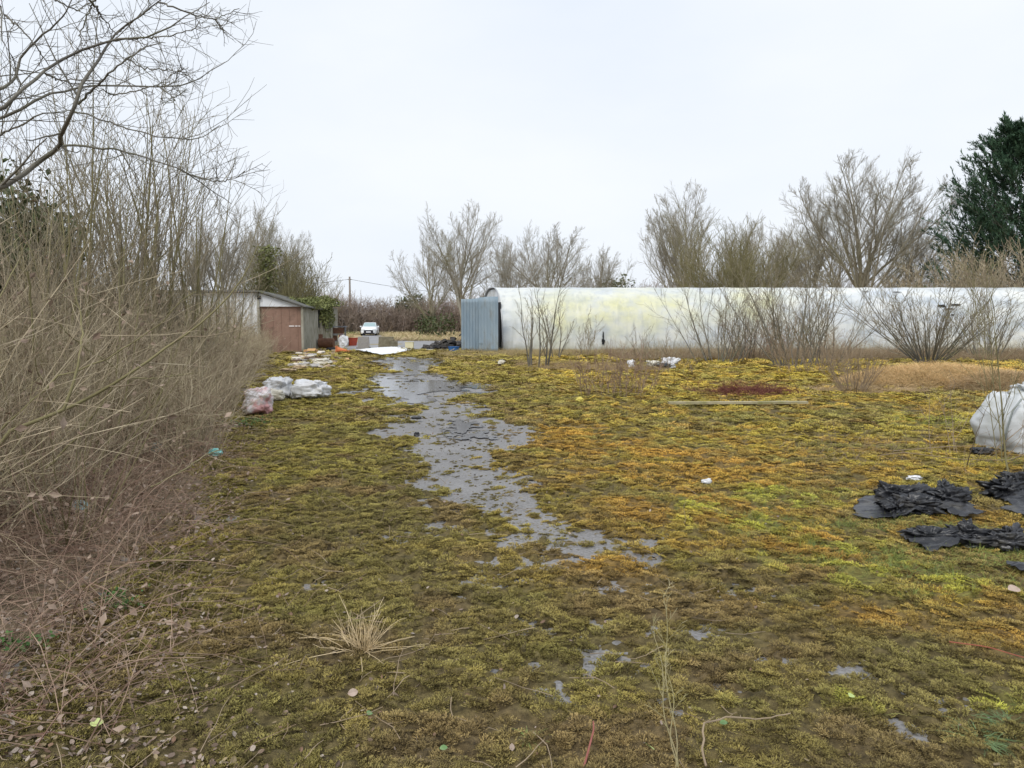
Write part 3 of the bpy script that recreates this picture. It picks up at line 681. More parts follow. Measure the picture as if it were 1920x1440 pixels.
undergrowth('bramble_patch', 2300, along_left(2.6, 9, -.35, 3.2, 1.0), .4, 1.3, .0028, 'bramble', 'low arching brown and reddish bramble canes in front of the thicket', 62, ntw=4, tilt=(.3, 1.4), droop=.22, leaves=5000, leafm=M['litter'], lsize=.022)
undergrowth('thicket_edge_growth', 5200, along_left(8, 32, -.1, 1.6, .9), .5, 1.5, .0045, 'twig_brown', 'brown brittle growth sloping down from the thicket to the moss', 63, ntw=5, tilt=(.1, .8), droop=.04)

# ------------------------------------------------------------------ polytunnel
M['dark'] = mat('dark_gap', (.02, .02, .022), rough=.9)  # near-black painted as shade inside openings, also for wires and lamp
M['galv'] = mat('galvanised_sheet', (.20, .27, .33), (.30, .37, .42), 1.2, rough=.6, c3=(.20, .20, .17), s3=2.6, f3=.75, spec=.4, stretch=(1, 1, .35))
M['poly'] = None
m, t, b = principled('polythene_skin', .42); L = t.links.new
tco = t.nodes.new('ShaderNodeTexCoord'); gp = tco
def obn(sc, det=5, stretch=None):
    src = tco.outputs['Object']
    if stretch:
        q_ = t.nodes.new('ShaderNodeMapping'); q_.inputs['Scale'].default_value = stretch; L(src, q_.inputs[0]); src = q_.outputs[0]
    n = t.nodes.new('ShaderNodeTexNoise'); n.inputs['Scale'].default_value = sc; n.inputs['Detail'].default_value = det; n.inputs['Roughness'].default_value = .6; L(src, n.inputs['Vector']); return n.outputs['Fac']
a_ = t.nodes.new('ShaderNodeAttribute'); a_.attribute_name = 'algae'
base = ramp(obn(.5, 6, (1, 1, 2.5)), [(.34, (.44, .49, .55)), (.5, (.63, .66, .69)), (.66, (.76, .76, .72))])
alg = ramp(obn(2.2, 6), [(.3, (.50, .50, .22)), (.55, (.66, .65, .38)), (.8, (.74, .74, .60))])
mu = t.nodes.new('ShaderNodeMath'); mu.operation = 'MULTIPLY'; L(a_.outputs['Fac'], mu.inputs[0]); L(mrange(obn(1.1, 6), .3, .6, .1, 1.), mu.inputs[1])
c = mixn(mu.outputs[0], base, alg)
gr = t.nodes.new('ShaderNodeMath'); gr.operation = 'MULTIPLY'; L(mrange(obn(1.6, 8, (2.2, 2.2, .35)), .52, .75), gr.inputs[0]); gr.inputs[1].default_value = .7
grey = t.nodes.new('ShaderNodeRGB'); grey.outputs[0].default_value = (.42, .44, .42, 1)
c = mixn(gr.outputs[0], c, grey.outputs[0]); L(c, b.inputs['Base Color'])
bp = t.nodes.new('ShaderNodeBump'); bp.inputs['Strength'].default_value = .5; bp.inputs['Distance'].default_value = .05; L(obn(2.5, 4, (1, 1, .3)), bp.inputs['Height']); L(bp.outputs[0], b.inputs['Normal'])
b.inputs['Specular IOR Level'].default_value = .5; M['poly'] = m
sz_ = t.nodes.new('ShaderNodeSeparateXYZ'); L(tco.outputs['Object'], sz_.inputs[0]); ad = t.nodes.new('ShaderNodeMath'); ad.operation = 'MULTIPLY_ADD'; L(obn(2.5, 6), ad.inputs[0]); ad.inputs[1].default_value = -1.6; L(sz_.outputs['Z'], ad.inputs[2])
dirt = t.nodes.new('ShaderNodeRGB'); dirt.outputs[0].default_value = (.36, .36, .28, 1); c = mixn(mrange(ad.outputs[0], -.1, -.85, 0, .8), c, dirt.outputs[0]); L(c, b.inputs['Base Color'])

TY0, TW, TH, TLEN = 39.0, 5.6, 3.47, 37.0
def tun(s, f):          # s along, f 0..1 over the arch from near ground to far ground
    th = math.pi * np.asarray(f); cx = -np.cos(th); sz = np.sin(th)
    u = np.sign(cx) * np.abs(cx) ** .72; v = sz ** .80
    yy = TW / 2 * (1 + u); zz = TH * v
    sag = 0.025 * np.abs(np.sin(math.pi * np.asarray(s) / 2.0)) * np.sin(th)
    return yy, zz - sag
ns, nf = 741, 41; s = np.linspace(0, TLEN, ns); f = np.linspace(0, 1, nf); SS_, FF = np.meshgrid(s, f, indexing='ij')
yy, zz = tun(SS_, FF); rib = np.exp(-((((SS_ + 1.0) % 2.0) - 1.0) / .09) ** 2) * .03; wr = (fbm(SS_ * .6, FF * 14, 5, 3) - .5) * .07
yy = yy - (wr + rib) * np.sin(math.pi * FF); xx = SS_ - .24 * yy * np.clip(1 - SS_ / 6, 0, 1)
Vt = np.stack([xx, yy, zz + wr * .15], -1).reshape(-1, 3); i = np.arange(ns - 1)[:, None] * nf; j = np.arange(nf - 1)[None]
Fq = np.stack([i + j, i + nf + j, i + nf + j + 1, i + j + 1], -1).reshape(-1, 4)
ag = np.exp(-((SS_ - 6.6) / 4.2) ** 2) * np.exp(-((zz - 2.1) / 1.1) ** 2) * 1.1 * (.35 + 1.1 * fbm(SS_ * 1.1, zz * 4.0, 19, 4)) + .9 * np.exp(-((SS_ - 13.4) / 1.4) ** 2) * np.exp(-((zz - 2.5) / 1.0) ** 2) + .7 * np.exp(-((SS_ - 2.5) / 1.0) ** 2) * np.exp(-((zz - 1.5) / 1.2) ** 2) + .25 * fbm(SS_ * .5, zz, 9, 2)
tun_o = empty('polytunnel', (-.45, TY0, 0), 'long white polythene tunnel with yellow green algae stains and torn patches', 'polytunnel')
skin = make_mesh('cover', Vt, [Fq], [M['poly']], smooth=True, attrs={'algae': ('FLOAT', np.clip(ag, 0, 1).ravel())})
link('cover', skin, tun_o)
mb = MB()
fr = np.linspace(0, 1, 25); y1, z1 = tun(np.zeros(25), fr)
mb.tube(np.stack([-.24 * y1 - .03, y1, z1], -1), .04, 6); link('hoop', mb.mesh('hoop', mat('tube_frame', (.45, .46, .47), rough=.4, metal=.3), True), tun_o)
mb = MB(); Pn = [(-.24 * a + .05, a, bz * .97) for a, bz in zip(y1[1:-1], z1[1:-1])]; k = len(Pn)
mb.V.append(np.array(Pn + [(p_[0] + .03, p_[1], p_[2]) for p_ in Pn])); mb.n = 2 * k; mb.F.append(np.array([list(range(k))])); mb.M.append(np.zeros(1)); mb.F.append(np.array([list(range(k, 2 * k))[::-1]])); mb.M.append(np.zeros(1))
link('end_wall', mb.mesh('end_wall', mat('end_polythene', (.70, .72, .74), (.5, .5, .48), 1.5, rough=.5)), tun_o)
mb = MB(); mb.box((-.24 * 2.0 - .05, 1.9, 1.3), (.06, 3.2, 2.6), rz=math.radians(13.5)); link('doorway_shade', mb.mesh('doorway_shade', M['dark']), tun_o)  # near-black slab painted for the unlit inside of the tunnel end
# tears in the cover, each a ragged raised patch painted dark for the unlit inside
def tear(px, py, w_, h_, seed, nm='tear'):
    rng = np.random.default_rng(seed); P = D(px, py, TY0 + .2); s0 = P[0] + .45; z0 = P[2]
    fq = np.linspace(.01, .5, 200); yq, zq = tun(np.zeros(200), fq)
    n = 16; aa = np.linspace(0, 2 * math.pi, n, endpoint=False); rr_ = rng.uniform(.55, 1.15, n)
    pts = []
    for q in range(n):
        zz_ = z0 + math.sin(aa[q]) * h_ / 2 * rr_[q]; ss = s0 + math.cos(aa[q]) * w_ / 2 * rr_[q]
        pts.append((ss, float(np.interp(zz_, zq, yq)) - .045, zz_))
    mb = MB(); P0 = np.array(pts); P1 = P0 + np.array([0, -.008, 0]); mb.V.append(np.concatenate([P0, P1])); mb.n = 2 * n
    mb.F.append(np.array([list(range(n, 2 * n))])); mb.M.append(np.zeros(1)); mb.F.append(np.array([[q, (q + 1) % n, n + (q + 1) % n, n + q] for q in range(n)])); mb.M.append(np.zeros(n))
    link(nm, mb.mesh(nm, M['dark']), tun_o)
tear(1130, 640, .20, .38, 1); tear(1130, 628, .10, .45, 2); tear(1770, 573, .55, .16, 3); tear(1797, 571, .60, .12, 4); tear(1782, 579, .75, .07, 8); tear(1786, 590, .22, .09, 5); tear(1700, 546, .5, .04, 6); tear(1640, 545, .35, .04, 7)

# two grey metal door leaves leaning in front of the tunnel end
mdoor = empty('metal_door', D(897, 660, 38.3) * np.array([1, 1, 0]), 'pair of tall blue grey corrugated metal door leaves standing at the tunnel end', 'door')
def leaf(x0, x1, z1_, yo, rz, nm):
    n = 40; xs = np.linspace(x0, x1, n); wv = .014 * np.sin(xs * 2 * math.pi / .152); zs = np.linspace(0, z1_, 12)
    XX, ZZ = np.meshgrid(xs, zs, indexing='ij'); YY = yo + np.broadcast_to(wv[:, None], XX.shape) + .05 * np.sin(ZZ * 1.7 + x0) * (ZZ / z1_) + (XX - x0) * rz
    top = ZZ + (ZZ == zs[-1]) * (.05 * np.sin(XX * 2.0)); V0 = np.stack([XX, YY, top], -1).reshape(-1, 3)
    i = np.arange(n - 1)[:, None] * 12; j = np.arange(11)[None]; Fq = np.stack([i + j, i + 12 + j, i + 12 + j + 1, i + j + 1], -1).reshape(-1, 4)
    o = link(nm, make_mesh(nm, V0, [Fq], [M['galv']], smooth=True), mdoor); sm = o.modifiers.new('thick', 'SOLIDIFY'); sm.thickness = .008
    mb = MB(); mb.box(((x0 + x1) / 2, yo + .06 + (x1 - x0) / 2 * rz, .5), (x1 - x0 - .04, .05, .07)); mb.box(((x0 + x1) / 2, yo + .06 + (x1 - x0) / 2 * rz, z1_ - .5), (x1 - x0 - .04, .05, .07)); link('rail', mb.mesh('rail', M['galv']), o)
leaf(-.88, .06, 2.78, .10, .10, 'leaf'); leaf(.02, 1.02, 2.80, -.12, -.16, 'leaf')

# ------------------------------------------------------------------ shed
M['white_panel'] = mat('peeling_white_cladding', (.78, .80, .82), (.64, .64, .60), 1.5, c3=(.16, .14, .10), s3=3.5, f3=.85, coords='Object', stretch=(1, 1, .4))
M['white_clean'] = mat('white_fascia', (.78, .80, .84), (.68, .69, .70), 2.0)
M['rust_door'] = mat('red_brown_door', (.25, .155, .115), (.32, .205, .155), 1.3, c3=(.16, .10, .075), s3=2.5, f3=.7)
M['roof'] = mat('dark_roof_sheet', (.10, .10, .10), (.17, .165, .15), 2.5, c3=(.14, .16, .06), s3=3, f3=.6)
M['grey_wood'] = mat('weathered_timber', (.42, .40, .34), (.26, .25, .19), 4.0, c3=(.14, .13, .08), s3=5, f3=.7, stretch=(1, 1, .3))
SH = D(565, 603, 38.0); SH[2] = 0
shed = empty('shed', SH, 'old shed with peeling white cladding, a sloping roof edge and a red brown door', 'shed', rz=math.radians(8))
# local: +x right, front at y=0, running back along +y; right corner at x=0
def corr(name, x0, x1, z0f, z1f, y_, mt, pitch=.30, amp=.02, axis='x', parent=None, nx=None):
    n = nx or int(abs(x1 - x0) / pitch * 8) + 2; xs = np.linspace(x0, x1, n); nz_ = 14
    V = []
    for xq in xs:
        a0 = z0f(xq); a1 = z1f(xq)
        for k in range(nz_):
            zz = a0 + (a1 - a0) * k / (nz_ - 1); wv = amp * (1 if math.sin(xq * 2 * math.pi / pitch) > 0 else -1) * min(1, abs(math.sin(xq * 2 * math.pi / pitch)) * 3)
            V.append((xq, y_ + wv, zz) if axis == 'x' else (y_ + wv, xq, zz))
    i = np.arange(n - 1)[:, None] * nz_; j = np.arange(nz_ - 1)[None]; Fq = np.stack([i + j, i + nz_ + j, i + nz_ + j + 1, i + j + 1], -1).reshape(-1, 4)
    me = make_mesh(name, np.array(V), [Fq], [mt]); o = link(name, me, parent); sm = o.modifiers.new('thick', 'SOLIDIFY'); sm.thickness = .02; return o
roofz = lambda x_: 3.08 if x_ < -2.06 else 3.08 - (x_ + 2.06) * .33
corr('wall', -7.0, -2.06, lambda q: 0, lambda q: 3.02, 0, M['white_panel'], parent=shed)
corr('side_wall', 0.1, 7.5, lambda q: 0, lambda q: 2.30, -.02, M['grey_wood'], pitch=.5, axis='y', parent=shed)
mb = MB(); mb.prism([(-2.04, 2.34), (0.0, 2.34), (0.0, 2.36), (-2.04, 3.02)], -.03, .05); link('gable_board', mb.mesh('gable_board', M['white_clean']), shed)
mb = MB(); mb.box((-1.0, .10, 1.17), (2.0, .06, 2.34))
for k in range(5): mb.box((-1.8 + k * .4, .065, 1.17), (.03, .02, 2.30))
dr = link('door', mb.mesh('door', M['rust_door']), shed)
mb = MB()
for (a0, a1) in ((-.62, -.36), (-.32, -.20), (-.16, -.06)): mb.box(((a0 + a1) / 2, .045, 1.36), (a1 - a0, .012, .055))
link('door_sign', mb.mesh('door_sign', mat('white_notice', (.8, .74, .72))), dr)
mb = MB(); mb.box((-2.07, -.03, 1.5), (.10, .12, 3.0)); mb.box((.05, .0, 1.17), (.11, .14, 2.36)); link('corner_post', mb.mesh('corner_post', M['grey_wood']), shed)
mb = MB(); mb.prism([(-7.3, 3.06), (-2.0, 3.06), (.25, 2.30), (.27, 2.36), (-1.98, 3.14), (-7.3, 3.14)], -.25, 7.7); link('roof', mb.mesh('roof', M['roof']), shed)
mb = MB(); mb.box((-2.02, -.10, 2.80), (.16, .1, .16)); link('lamp', mb.mesh('lamp', M['dark']), shed)
# second timber store further along the lane
S2 = D(583, 603, 47.5); S2[2] = 0
st = empty('timber_store', S2, 'narrow weathered timber store beside the lane, its roof overgrown with ivy', 'shed', rz=math.radians(8))
corr('wall', 0, 1.15, lambda q: 0, lambda q: 2.55, 0, M['grey_wood'], pitch=.25, parent=st)
corr('side_wall', 0.2, 5, lambda q: 0, lambda q: 2.5, 1.2, M['grey_wood'], pitch=.4, axis='y', parent=st)
mb = MB(); mb.box((.42, -.04, 1.75), (.2, .04, 1.1)); link('opening_shade', mb.mesh('opening_shade', M['dark']), st)  # near-black slab painted for the shade in a wall gap
mb = MB(); mb.box((.5, 2.4, 2.66), (1.9, 5.4, .1)); link('roof', mb.mesh('roof', M['roof']), st)
rng = np.random.default_rng(9)
C = np.concatenate([blob_points(rng, 2600, (D(590, 590, 47)[0], 47.6, 2.75), (1.4, 1.2, .42), 4), blob_points(rng, 1600, (D(607, 590, 47)[0], 47.8, 2.0), (.42, .8, 1.0), 5), blob_points(rng, 1500, (D(560, 590, 42)[0], 42, 2.55), (1.6, 1.0, .35), 6)])
v, f = leaf_cards(rng, C, .075); link('ivy', make_mesh('ivy', v, [f], [M['ivy_bright']]), label='yellow green ivy spilling over the roof edge of the timber store', cat='ivy')

# ------------------------------------------------------------------ far yard, road, field
def flat_sheet(name, pts, z, material, kind='structure', seed=0, sub=8):
    P = []
    for q in range(len(pts)):
        a, b_ = np.array(pts[q]), np.array(pts[(q + 1) % len(pts)])
        for k in range(sub):
            p = a + (b_ - a) * k / sub; P.append((p[0] + (vn(p[0] * .7, p[1] * .7, seed) - .5) * .5, p[1] + (vn(p[0] * .6, p[1] * .6, seed + 1) - .5) * .8, z))
    me = make_mesh(name, np.array(P), [np.array([list(range(len(P)))])], [material]); return link(name, me, kind=kind)
M['road'] = mat('grey_road', (.24, .24, .25), (.33, .325, .33), .5, rough=.55, c3=(.2, .19, .17), s3=1.5, f3=.6, coords='W')
a = G(690, 657); b_ = G(900, 657); c_ = G(960, 638); d_ = G(745, 638)
flat_sheet('road', [(a[0] - 1.5, 41.5), (b_[0] + 2, 41.5), (c_[0] + 8, 60), (d_[0] - .5, 63), (D(715, 603, 90)[0], 92), (D(675, 603, 90)[0], 92), (D(672, 603, 60)[0], 60)], .006, M['road'])
# straw coloured grass in the field behind and along the tunnel
def grass_variants(nm, material, n=26, sp=.10, h=(.16, .42), wd=.004, lean=.7, droop=.25, k=3):
    return [blades(np.random.default_rng(300 + q), n, sp, h[0], h[1], wd, lean, K=4, droop=droop, name=nm, material=material) for q in range(k)]
gi_mat = attr_mat('dry_grass_blades', 'INSTANCER', root=(.30, .23, .13), rough=.8)
gv = grass_variants('grass_piece', gi_mat)
gv_far = grass_variants('grass_piece', gi_mat, n=22, sp=.5, h=(.3, .7), wd=.02, lean=.6, droop=.2)
def grass(name, x, y, scl, col, variants, lab, cat='grass', zs=None, seed=0, hs=1.0):
    rng = np.random.default_rng(seed); n = len(x); s = scl * rng.uniform(.6, 1.4, n); z = gh(x, y) + (zs if zs is not None else 0)
    cc = col[rng.integers(0, len(col), n)] * rng.uniform(.75, 1.25, n)[:, None]
    return scatter_obj(name, np.zeros((0, 3)), None, None, None, np.stack([x, y, z], -1), np.stack([x * 0, x * 0, rng.uniform(0, 6.28, n)], -1), np.stack([s, s, s * hs], -1), rng.integers(0, len(variants), n), cc, variants, lab, cat)
ST1 = np.array([(.48, .37, .19), (.55, .43, .25), (.40, .31, .15), (.33, .30, .12)]); ST2 = np.array([(.42, .30, .17), (.50, .36, .22), (.34, .25, .13)]); BR = np.array([(.28, .20, .13), (.36, .26, .17), (.24, .18, .10)])
GR = np.array([(.09, .19, .04), (.16, .27, .05), (.07, .15, .035)])
rng = np.random.default_rng(55)
n = 5200; y = rng.uniform(61, 95, n); x = rng.uniform(-.42, .2, n) * y; k = (960 + 1400 * x / y > 724) | (960 + 1400 * x / y < 655) | (y > 88); x, y = x[k], y[k]
grass('field_grass', x, y, 1.0, ST1 * np.array([1.45, 1.5, 1.75]), gv_far, 'straw coloured rough grass of the field behind the yard', seed=1, hs=.6)
n = 900; y = rng.uniform(61, 92, n); x = rng.uniform(-19.5, -17.4, n) - (y - 61) * .05
grass('verge_grass', x, y, .8, GR, gv_far, 'short green grass on the verge beside the parked car', seed=2, hs=.6)
n = 3800; y = 33.5 + rng.random(n) * 5.6; x = rng.uniform(-3.5, 9, n); k = fbm(x * .5, y * .6, 3, 3) + rng.random(n) * .25 > .55; x, y = x[k], y[k]
grass('dry_grass_strip', x, y, .75, ST1, gv, 'pale dry grass along the foot of the polytunnel', seed=3)
n = 1500; y = 23.5 + rng.random(n) * 4.2; x = rng.uniform(.2, 5, n); k = fbm(x * .6, y * 1.0, 3, 3) + rng.random(n) * .2 > .56; x, y = x[k], y[k]
grass('dry_grass_strip', x, y, .55, ST2, gv, 'pinkish dry grass under the thin stemmed shrub before the tunnel', seed=4)
# dead straw mound on the right
n = 3000; a = rng.uniform(0, 6.283, n); r = np.sqrt(rng.random(n)); c0 = G(1800, 732); x = c0[0] + r * np.cos(a) * 2.4 + .2; y = c0[1] + 1.2 + r * np.sin(a) * 1.3
grass('straw_mound', x, y, .72, ST2 * np.array([2.0, 1.95, 1.7]), gv, 'low mound of matted pale dead grass at the right of the yard', seed=5, zs=np.clip((1 - r ** 2), 0, 1) * .42, hs=.8)
n = 1500; a = rng.uniform(0, 6.283, n); r = np.sqrt(rng.random(n)); c0 = G(1940, 738); x = c0[0] + r * np.cos(a) * 1.6; y = c0[1] + 1 + r * np.sin(a) * 1.1
grass('straw_mound', x, y, .72, ST2 * 1.5, gv, 'matted dead grass behind the white bulk bag at the right edge', seed=6, zs=np.clip((1 - r ** 2), 0, 1) * .35, hs=.6)
n = 900; a = rng.uniform(0, 6.283, n); r = np.sqrt(rng.random(n)); c0 = G(1650, 738); x = c0[0] + r * np.cos(a) * 1.5; y = c0[1] + .5 + r * np.sin(a) * .8
grass('straw_patch', x, y, .6, ST2 * 1.3, gv, 'flattened straw coloured grass left of the dead grass mound', seed=7, hs=.6)
# brown bank of undergrowth in front of the right half of the tunnel
def bankf(rng, n):
    x = rng.uniform(4.5, 26, n); y = rng.uniform(30.5, 38.5, n) + 2.5 * (fbm(x * .4, x * 0, 2, 2) - .5); k = x / y < .74; return x[k], y[k]
rng = np.random.default_rng(66); x, y = bankf(rng, 7500)
grass('bank_growth', x, y, .75, BR, gv, 'brown dead undergrowth banked against the foot of the tunnel', seed=8, hs=1.25, cat='undergrowth')
undergrowth('bramble_bank', 1500, lambda r_, n: bankf(r_, n), .4, 1.0, .007, 'twig_brown', 'brown bramble stems rising from the bank before the tunnel', 67, ntw=4, tilt=(.1, 1.1), droop=.1)

# shrubs in front of the tunnel
def fshrub(seed, px, py, H, lab, grp='bare shrubs in front of the white tunnel', **kw):
    p = G(px, py); kw['mt'] = 'bark_tan' if kw.get('mt') == 'bark_tan' else 'bark_dark'; kw.setdefault('mb', 'bark_grey_brown'); return plant('bare_shrub', shrub_parts(seed, H, **kw), ST, p, lab, 'shrub', grp)
fshrub(101, 1003, 690, 3.28, 'tall sparse shrub with dark stems in front of the left end of the white cover', n=6, spread=.32, r=.034, base=.5, tw=.0055, n1=7, n2=4, mt='bark_grey_brown')
fshrub(102, 1040, 672, 2.52, 'slender bare shrub just right of the tall sparse one', n=5, spread=.3, r=.028, base=.5, tw=.0055, n1=7, n2=4, mt='bark_grey_brown')
fshrub(103, 1095, 668, 2.02, 'small thin bare shrub left of the dark tear in the white cover', n=7, spread=.4, r=.02, base=.3, tw=.006, n1=7, n2=5, mt='bark_tan')
fshrub(104, 1160, 744, 1.01, 'knee high scrub of thin dry stems standing alone in the moss', n=44, spread=.55, r=.006, base=.75, tw=.0035, n1=6, n2=3, mt='bark_tan', mb='bramble', trop=.02)
fshrub(105, 1250, 700, 1.34, 'thin dry stems beside the two white bags before the tunnel', n=16, spread=.5, r=.008, base=.9, tw=.004, n1=6, n2=3, mt='bark_tan')
fshrub(106, 1345, 680, 3.36, 'dense bare shrub before the yellow stained middle of the tunnel', n=16, spread=.52, r=.026, base=.9, tw=.0055, n1=8, n2=5, mt='bark_olive')
fshrub(107, 1400, 674, 3.02, 'upright bare shrub in the middle of the row before the tunnel', n=14, spread=.42, r=.026, base=.7, tw=.0055, n1=8, n2=5, mt='bark_olive')
fshrub(108, 1490, 690, 3.61, 'largest bare shrub before the tunnel with long leaning stems', n=22, spread=.66, r=.03, base=.7, tw=.0052, n1=9, n2=5, mt='bark_grey_brown')
fshrub(109, 1545, 684, 2.77, 'bare shrub leaning right beside the largest shrub', n=14, spread=.75, r=.024, base=.5, tw=.0052, n1=8, n2=5)
fshrub(110, 1742, 682, 2.60, 'fan shaped bare shrub with many straight stems under the torn patch', n=46, spread=.98, r=.026, base=.35, tw=.006, n1=7, n2=5, mt='bark_grey_brown', wig=.05, trop=.04)
fshrub(111, 1850, 672, 3.02, 'loose bare shrub between the fan shaped shrub and the right edge', n=16, spread=.6, r=.03, base=.6, tw=.006, n1=8, n2=5)
fshrub(112, 1600, 738, 1.05, 'small spiky tussock of pale stems right of the red brown bramble heap', n=60, spread=.75, r=.007, base=.22, tw=.003, n1=3, n2=2, mt='bark_tan', mb='bark_tan', wig=.05)
fshrub(113, 1430, 676, 1.85, 'low dry brown shrub at the foot of the shrub row', n=30, spread=.7, r=.012, base=1.0, tw=.005, n1=7, n2=4, mt='bark_tan', mb='bramble')
fshrub(114, 1530, 700, 1.26, 'dry tan weeds with pale seed heads under the largest shrub', n=60, spread=.6, r=.006, base=1.1, tw=.004, n1=5, n2=3, mt='bark_tan', mb='bark_tan')
# red brown bramble heap
c0 = G(1410, 742); undergrowth('bramble_heap', 900, lambda r_, n: (c0[0] + r_.normal(size=n) * .42, c0[1] + .3 + r_.normal(size=n) * .3), .2, .6, .006, 'red_stem', 'low heap of dark red bramble stems lying on the moss behind the plank', 70, ntw=4, tilt=(.6, 1.5), droop=.2)

# saplings beside the bulk bag at the right edge
def sap(seed, px, py, H, lab, n, spread, r, **kw): p = G(px, py); return plant('sapling', shrub_parts(seed, H, n=n, spread=spread, r=r, **kw), ST, p, lab, 'sapling', 'saplings beside the white bulk bag')
sap(121, 1882, 868, 2.9, 'twin stemmed sapling growing up in front of the white bulk bag', 2, .12, .010, base=.10, tw=.0025, n1=7, n2=4, mt='bark_olive', wig=.05, mb='bark_olive')
sap(122, 1915, 905, 2.3, 'sapling at the right edge in front of the black plastic', 3, .30, .010, base=.12, tw=.0025, n1=6, n2=4, mt='bark_olive', mb='bark_olive')
sap(123, 1800, 862, .9, 'short straggly stems left of the white bulk bag', 9, 1.1, .006, base=.5, tw=.002, n1=4, n2=3, mt='bark_tan', mb='bark_tan', trop=-.02)

# ------------------------------------------------------------------ car
car = empty('parked_car', G(691, 629.5), 'white car parked facing the yard at the far end of the lane', 'car', rz=math.radians(6))
M['car_paint'] = mat('white_car_paint', (.80, .83, .86), rough=.25, spec=.5); M['glass_dark'] = mat('car_glass', (.30, .42, .44), rough=.08, spec=.7)
M['tyre'] = mat('tyre_rubber', (.02, .02, .022), rough=.85); M['rim'] = mat('wheel_rim', (.45, .46, .48), rough=.35, metal=.6); M['trim'] = mat('black_trim', (.025, .025, .03), rough=.5)
def loft(secs, mats_, m=0, cap=True):
    mb = MB(); n = len(secs[0]); V = np.concatenate([np.array(q_) for q_ in secs]); F_ = []
    for a in range(len(secs) - 1):
        for k in range(n): F_.append([a * n + k, a * n + (k + 1) % n, (a + 1) * n + (k + 1) % n, (a + 1) * n + k])
    mb.add(V, F_, m); 
    if cap: mb.F.append(np.array([list(range(n))[::-1], [(len(secs) - 1) * n + k for k in range(n)]])); mb.M.append(np.full(2, m))
    return mb
def csec(y, hw, z0, z1, tuck=.9):
    return [(-hw * tuck, y, z0), (-hw, y, z0 + .12), (-hw, y, z0 + (z1 - z0) * .55), (-hw * .94, y, z1 - .03), (-hw * .8, y, z1), (hw * .8, y, z1), (hw * .94, y, z1 - .03), (hw, y, z0 + (z1 - z0) * .55), (hw, y, z0 + .12), (hw * tuck, y, z0)]
# front of the car at y=0 (towards the yard), length along +y
secs = [csec(-.02, .66, .24, .62), csec(.10, .80, .20, .74), csec(.45, .88, .19, .86), csec(1.1, .90, .19, .97), csec(1.6, .90, .19, 1.0), csec(3.2, .90, .19, 1.0), csec(4.0, .88, .22, .98), csec(4.35, .78, .28, .90)]
link('body', loft(secs, None).mesh('body', M['car_paint'], True), car)
def rsec(y, hw, hw2, z0, z1): return [(-hw, y, z0), (-hw2, y, z1 - .04), (-hw2 * .85, y, z1), (hw2 * .85, y, z1), (hw2, y, z1 - .04), (hw, y, z0)]
cab = loft([rsec(1.30, .80, .78, .94, .99), rsec(2.05, .82, .62, .95, 1.46), rsec(3.3, .82, .62, .95, 1.47), rsec(4.1, .78, .70, .94, 1.0)], None)
link('cabin', cab.mesh('cabin', M['car_paint'], True), car)
mb = MB(); mb.add([(-.72, 1.36, 1.01), (.72, 1.36, 1.01), (.57, 2.0, 1.41), (-.57, 2.0, 1.41)], [[0, 1, 2, 3]]); mb.V[-1] = mb.V[-1] + np.array([0, -.03, .02]); link('windscreen', mb.mesh('windscreen', M['glass_dark']), car)
for sx in (-1, 1):
    mb = MB(); mb.add([(sx * .835, 1.75, 1.02), (sx * .835, 3.6, 1.02), (sx * .67, 3.25, 1.38), (sx * .67, 2.1, 1.38)], [[0, 1, 2, 3] if sx > 0 else [3, 2, 1, 0]]); link('side_window', mb.mesh('side_window', M['glass_dark']), car)
    mb = MB(); mb.box((sx * .62, .03, .66), (.34, .12, .15), rz=sx * .25); link('headlight', mb.mesh('headlight', mat('headlamp', (.75, .78, .8), rough=.1, spec=.7)), car)
    mb = MB(); mb.box((sx * .98, 1.55, 1.02), (.18, .12, .13)); link('mirror', mb.mesh('mirror', M['car_paint']), car)
    for yy_ in (.75, 3.45):
        mb = MB(); mb.tube([(sx * .68, yy_, .31), (sx * .70, yy_, .31), (sx * .91, yy_, .31), (sx * .92, yy_, .31)], [.28, .31, .31, .28], 20); wl = link('wheel', mb.mesh('wheel', M['tyre']), car)
        mb = MB(); mb.tube([(sx * .915, yy_, .31), (sx * .935, yy_, .31)], [.20, .18], 14); link('rim', mb.mesh('rim', M['rim']), wl)
mb = MB(); mb.box((0, -.03, .46), (1.02, .06, .34)); link('grille', mb.mesh('grille', M['trim']), car)
mb = MB(); mb.box((0, -.07, .42), (.52, .015, .12)); link('number_plate', mb.mesh('number_plate', mat('plate_white', (.75, .76, .8))), car)
mb = MB(); mb.box((0, .02, .25), (1.3, .10, .12)); link('bumper', mb.mesh('bumper', M['trim']), car)

# telegraph pole and wires
pp = D(657, 603, 104); pp[2] = 0
pole = empty('telegraph_pole', pp, 'tall wooden telegraph pole standing behind the far hedge', 'pole')
mb = MB(); mb.tube([(0, 0, 0), (0, 0, 4), (0, 0, 7.75)], [.17, .15, .12], 8); link('post', mb.mesh('post', mat('pole_wood', (.20, .17, .15), (.28, .25, .22), 1.5), True), pole)
mb = MB(); mb.box((0, 0, 7.35), (.5, .08, .1)); link('crossarm', mb.mesh('crossarm', M['bark_dark']), pole)
for e in ((-14, 6, 6.9), (16, 10, 5.6)):
    mb = MB(); q = np.linspace(0, 1, 16); P = np.stack([q * e[0], q * e[1], 7.4 + (e[2] - 7.4) * q - 1.1 * q * (1 - q)], -1); mb.tube(P, .022, 4); link('wire', mb.mesh('wire', M['dark']), pole)

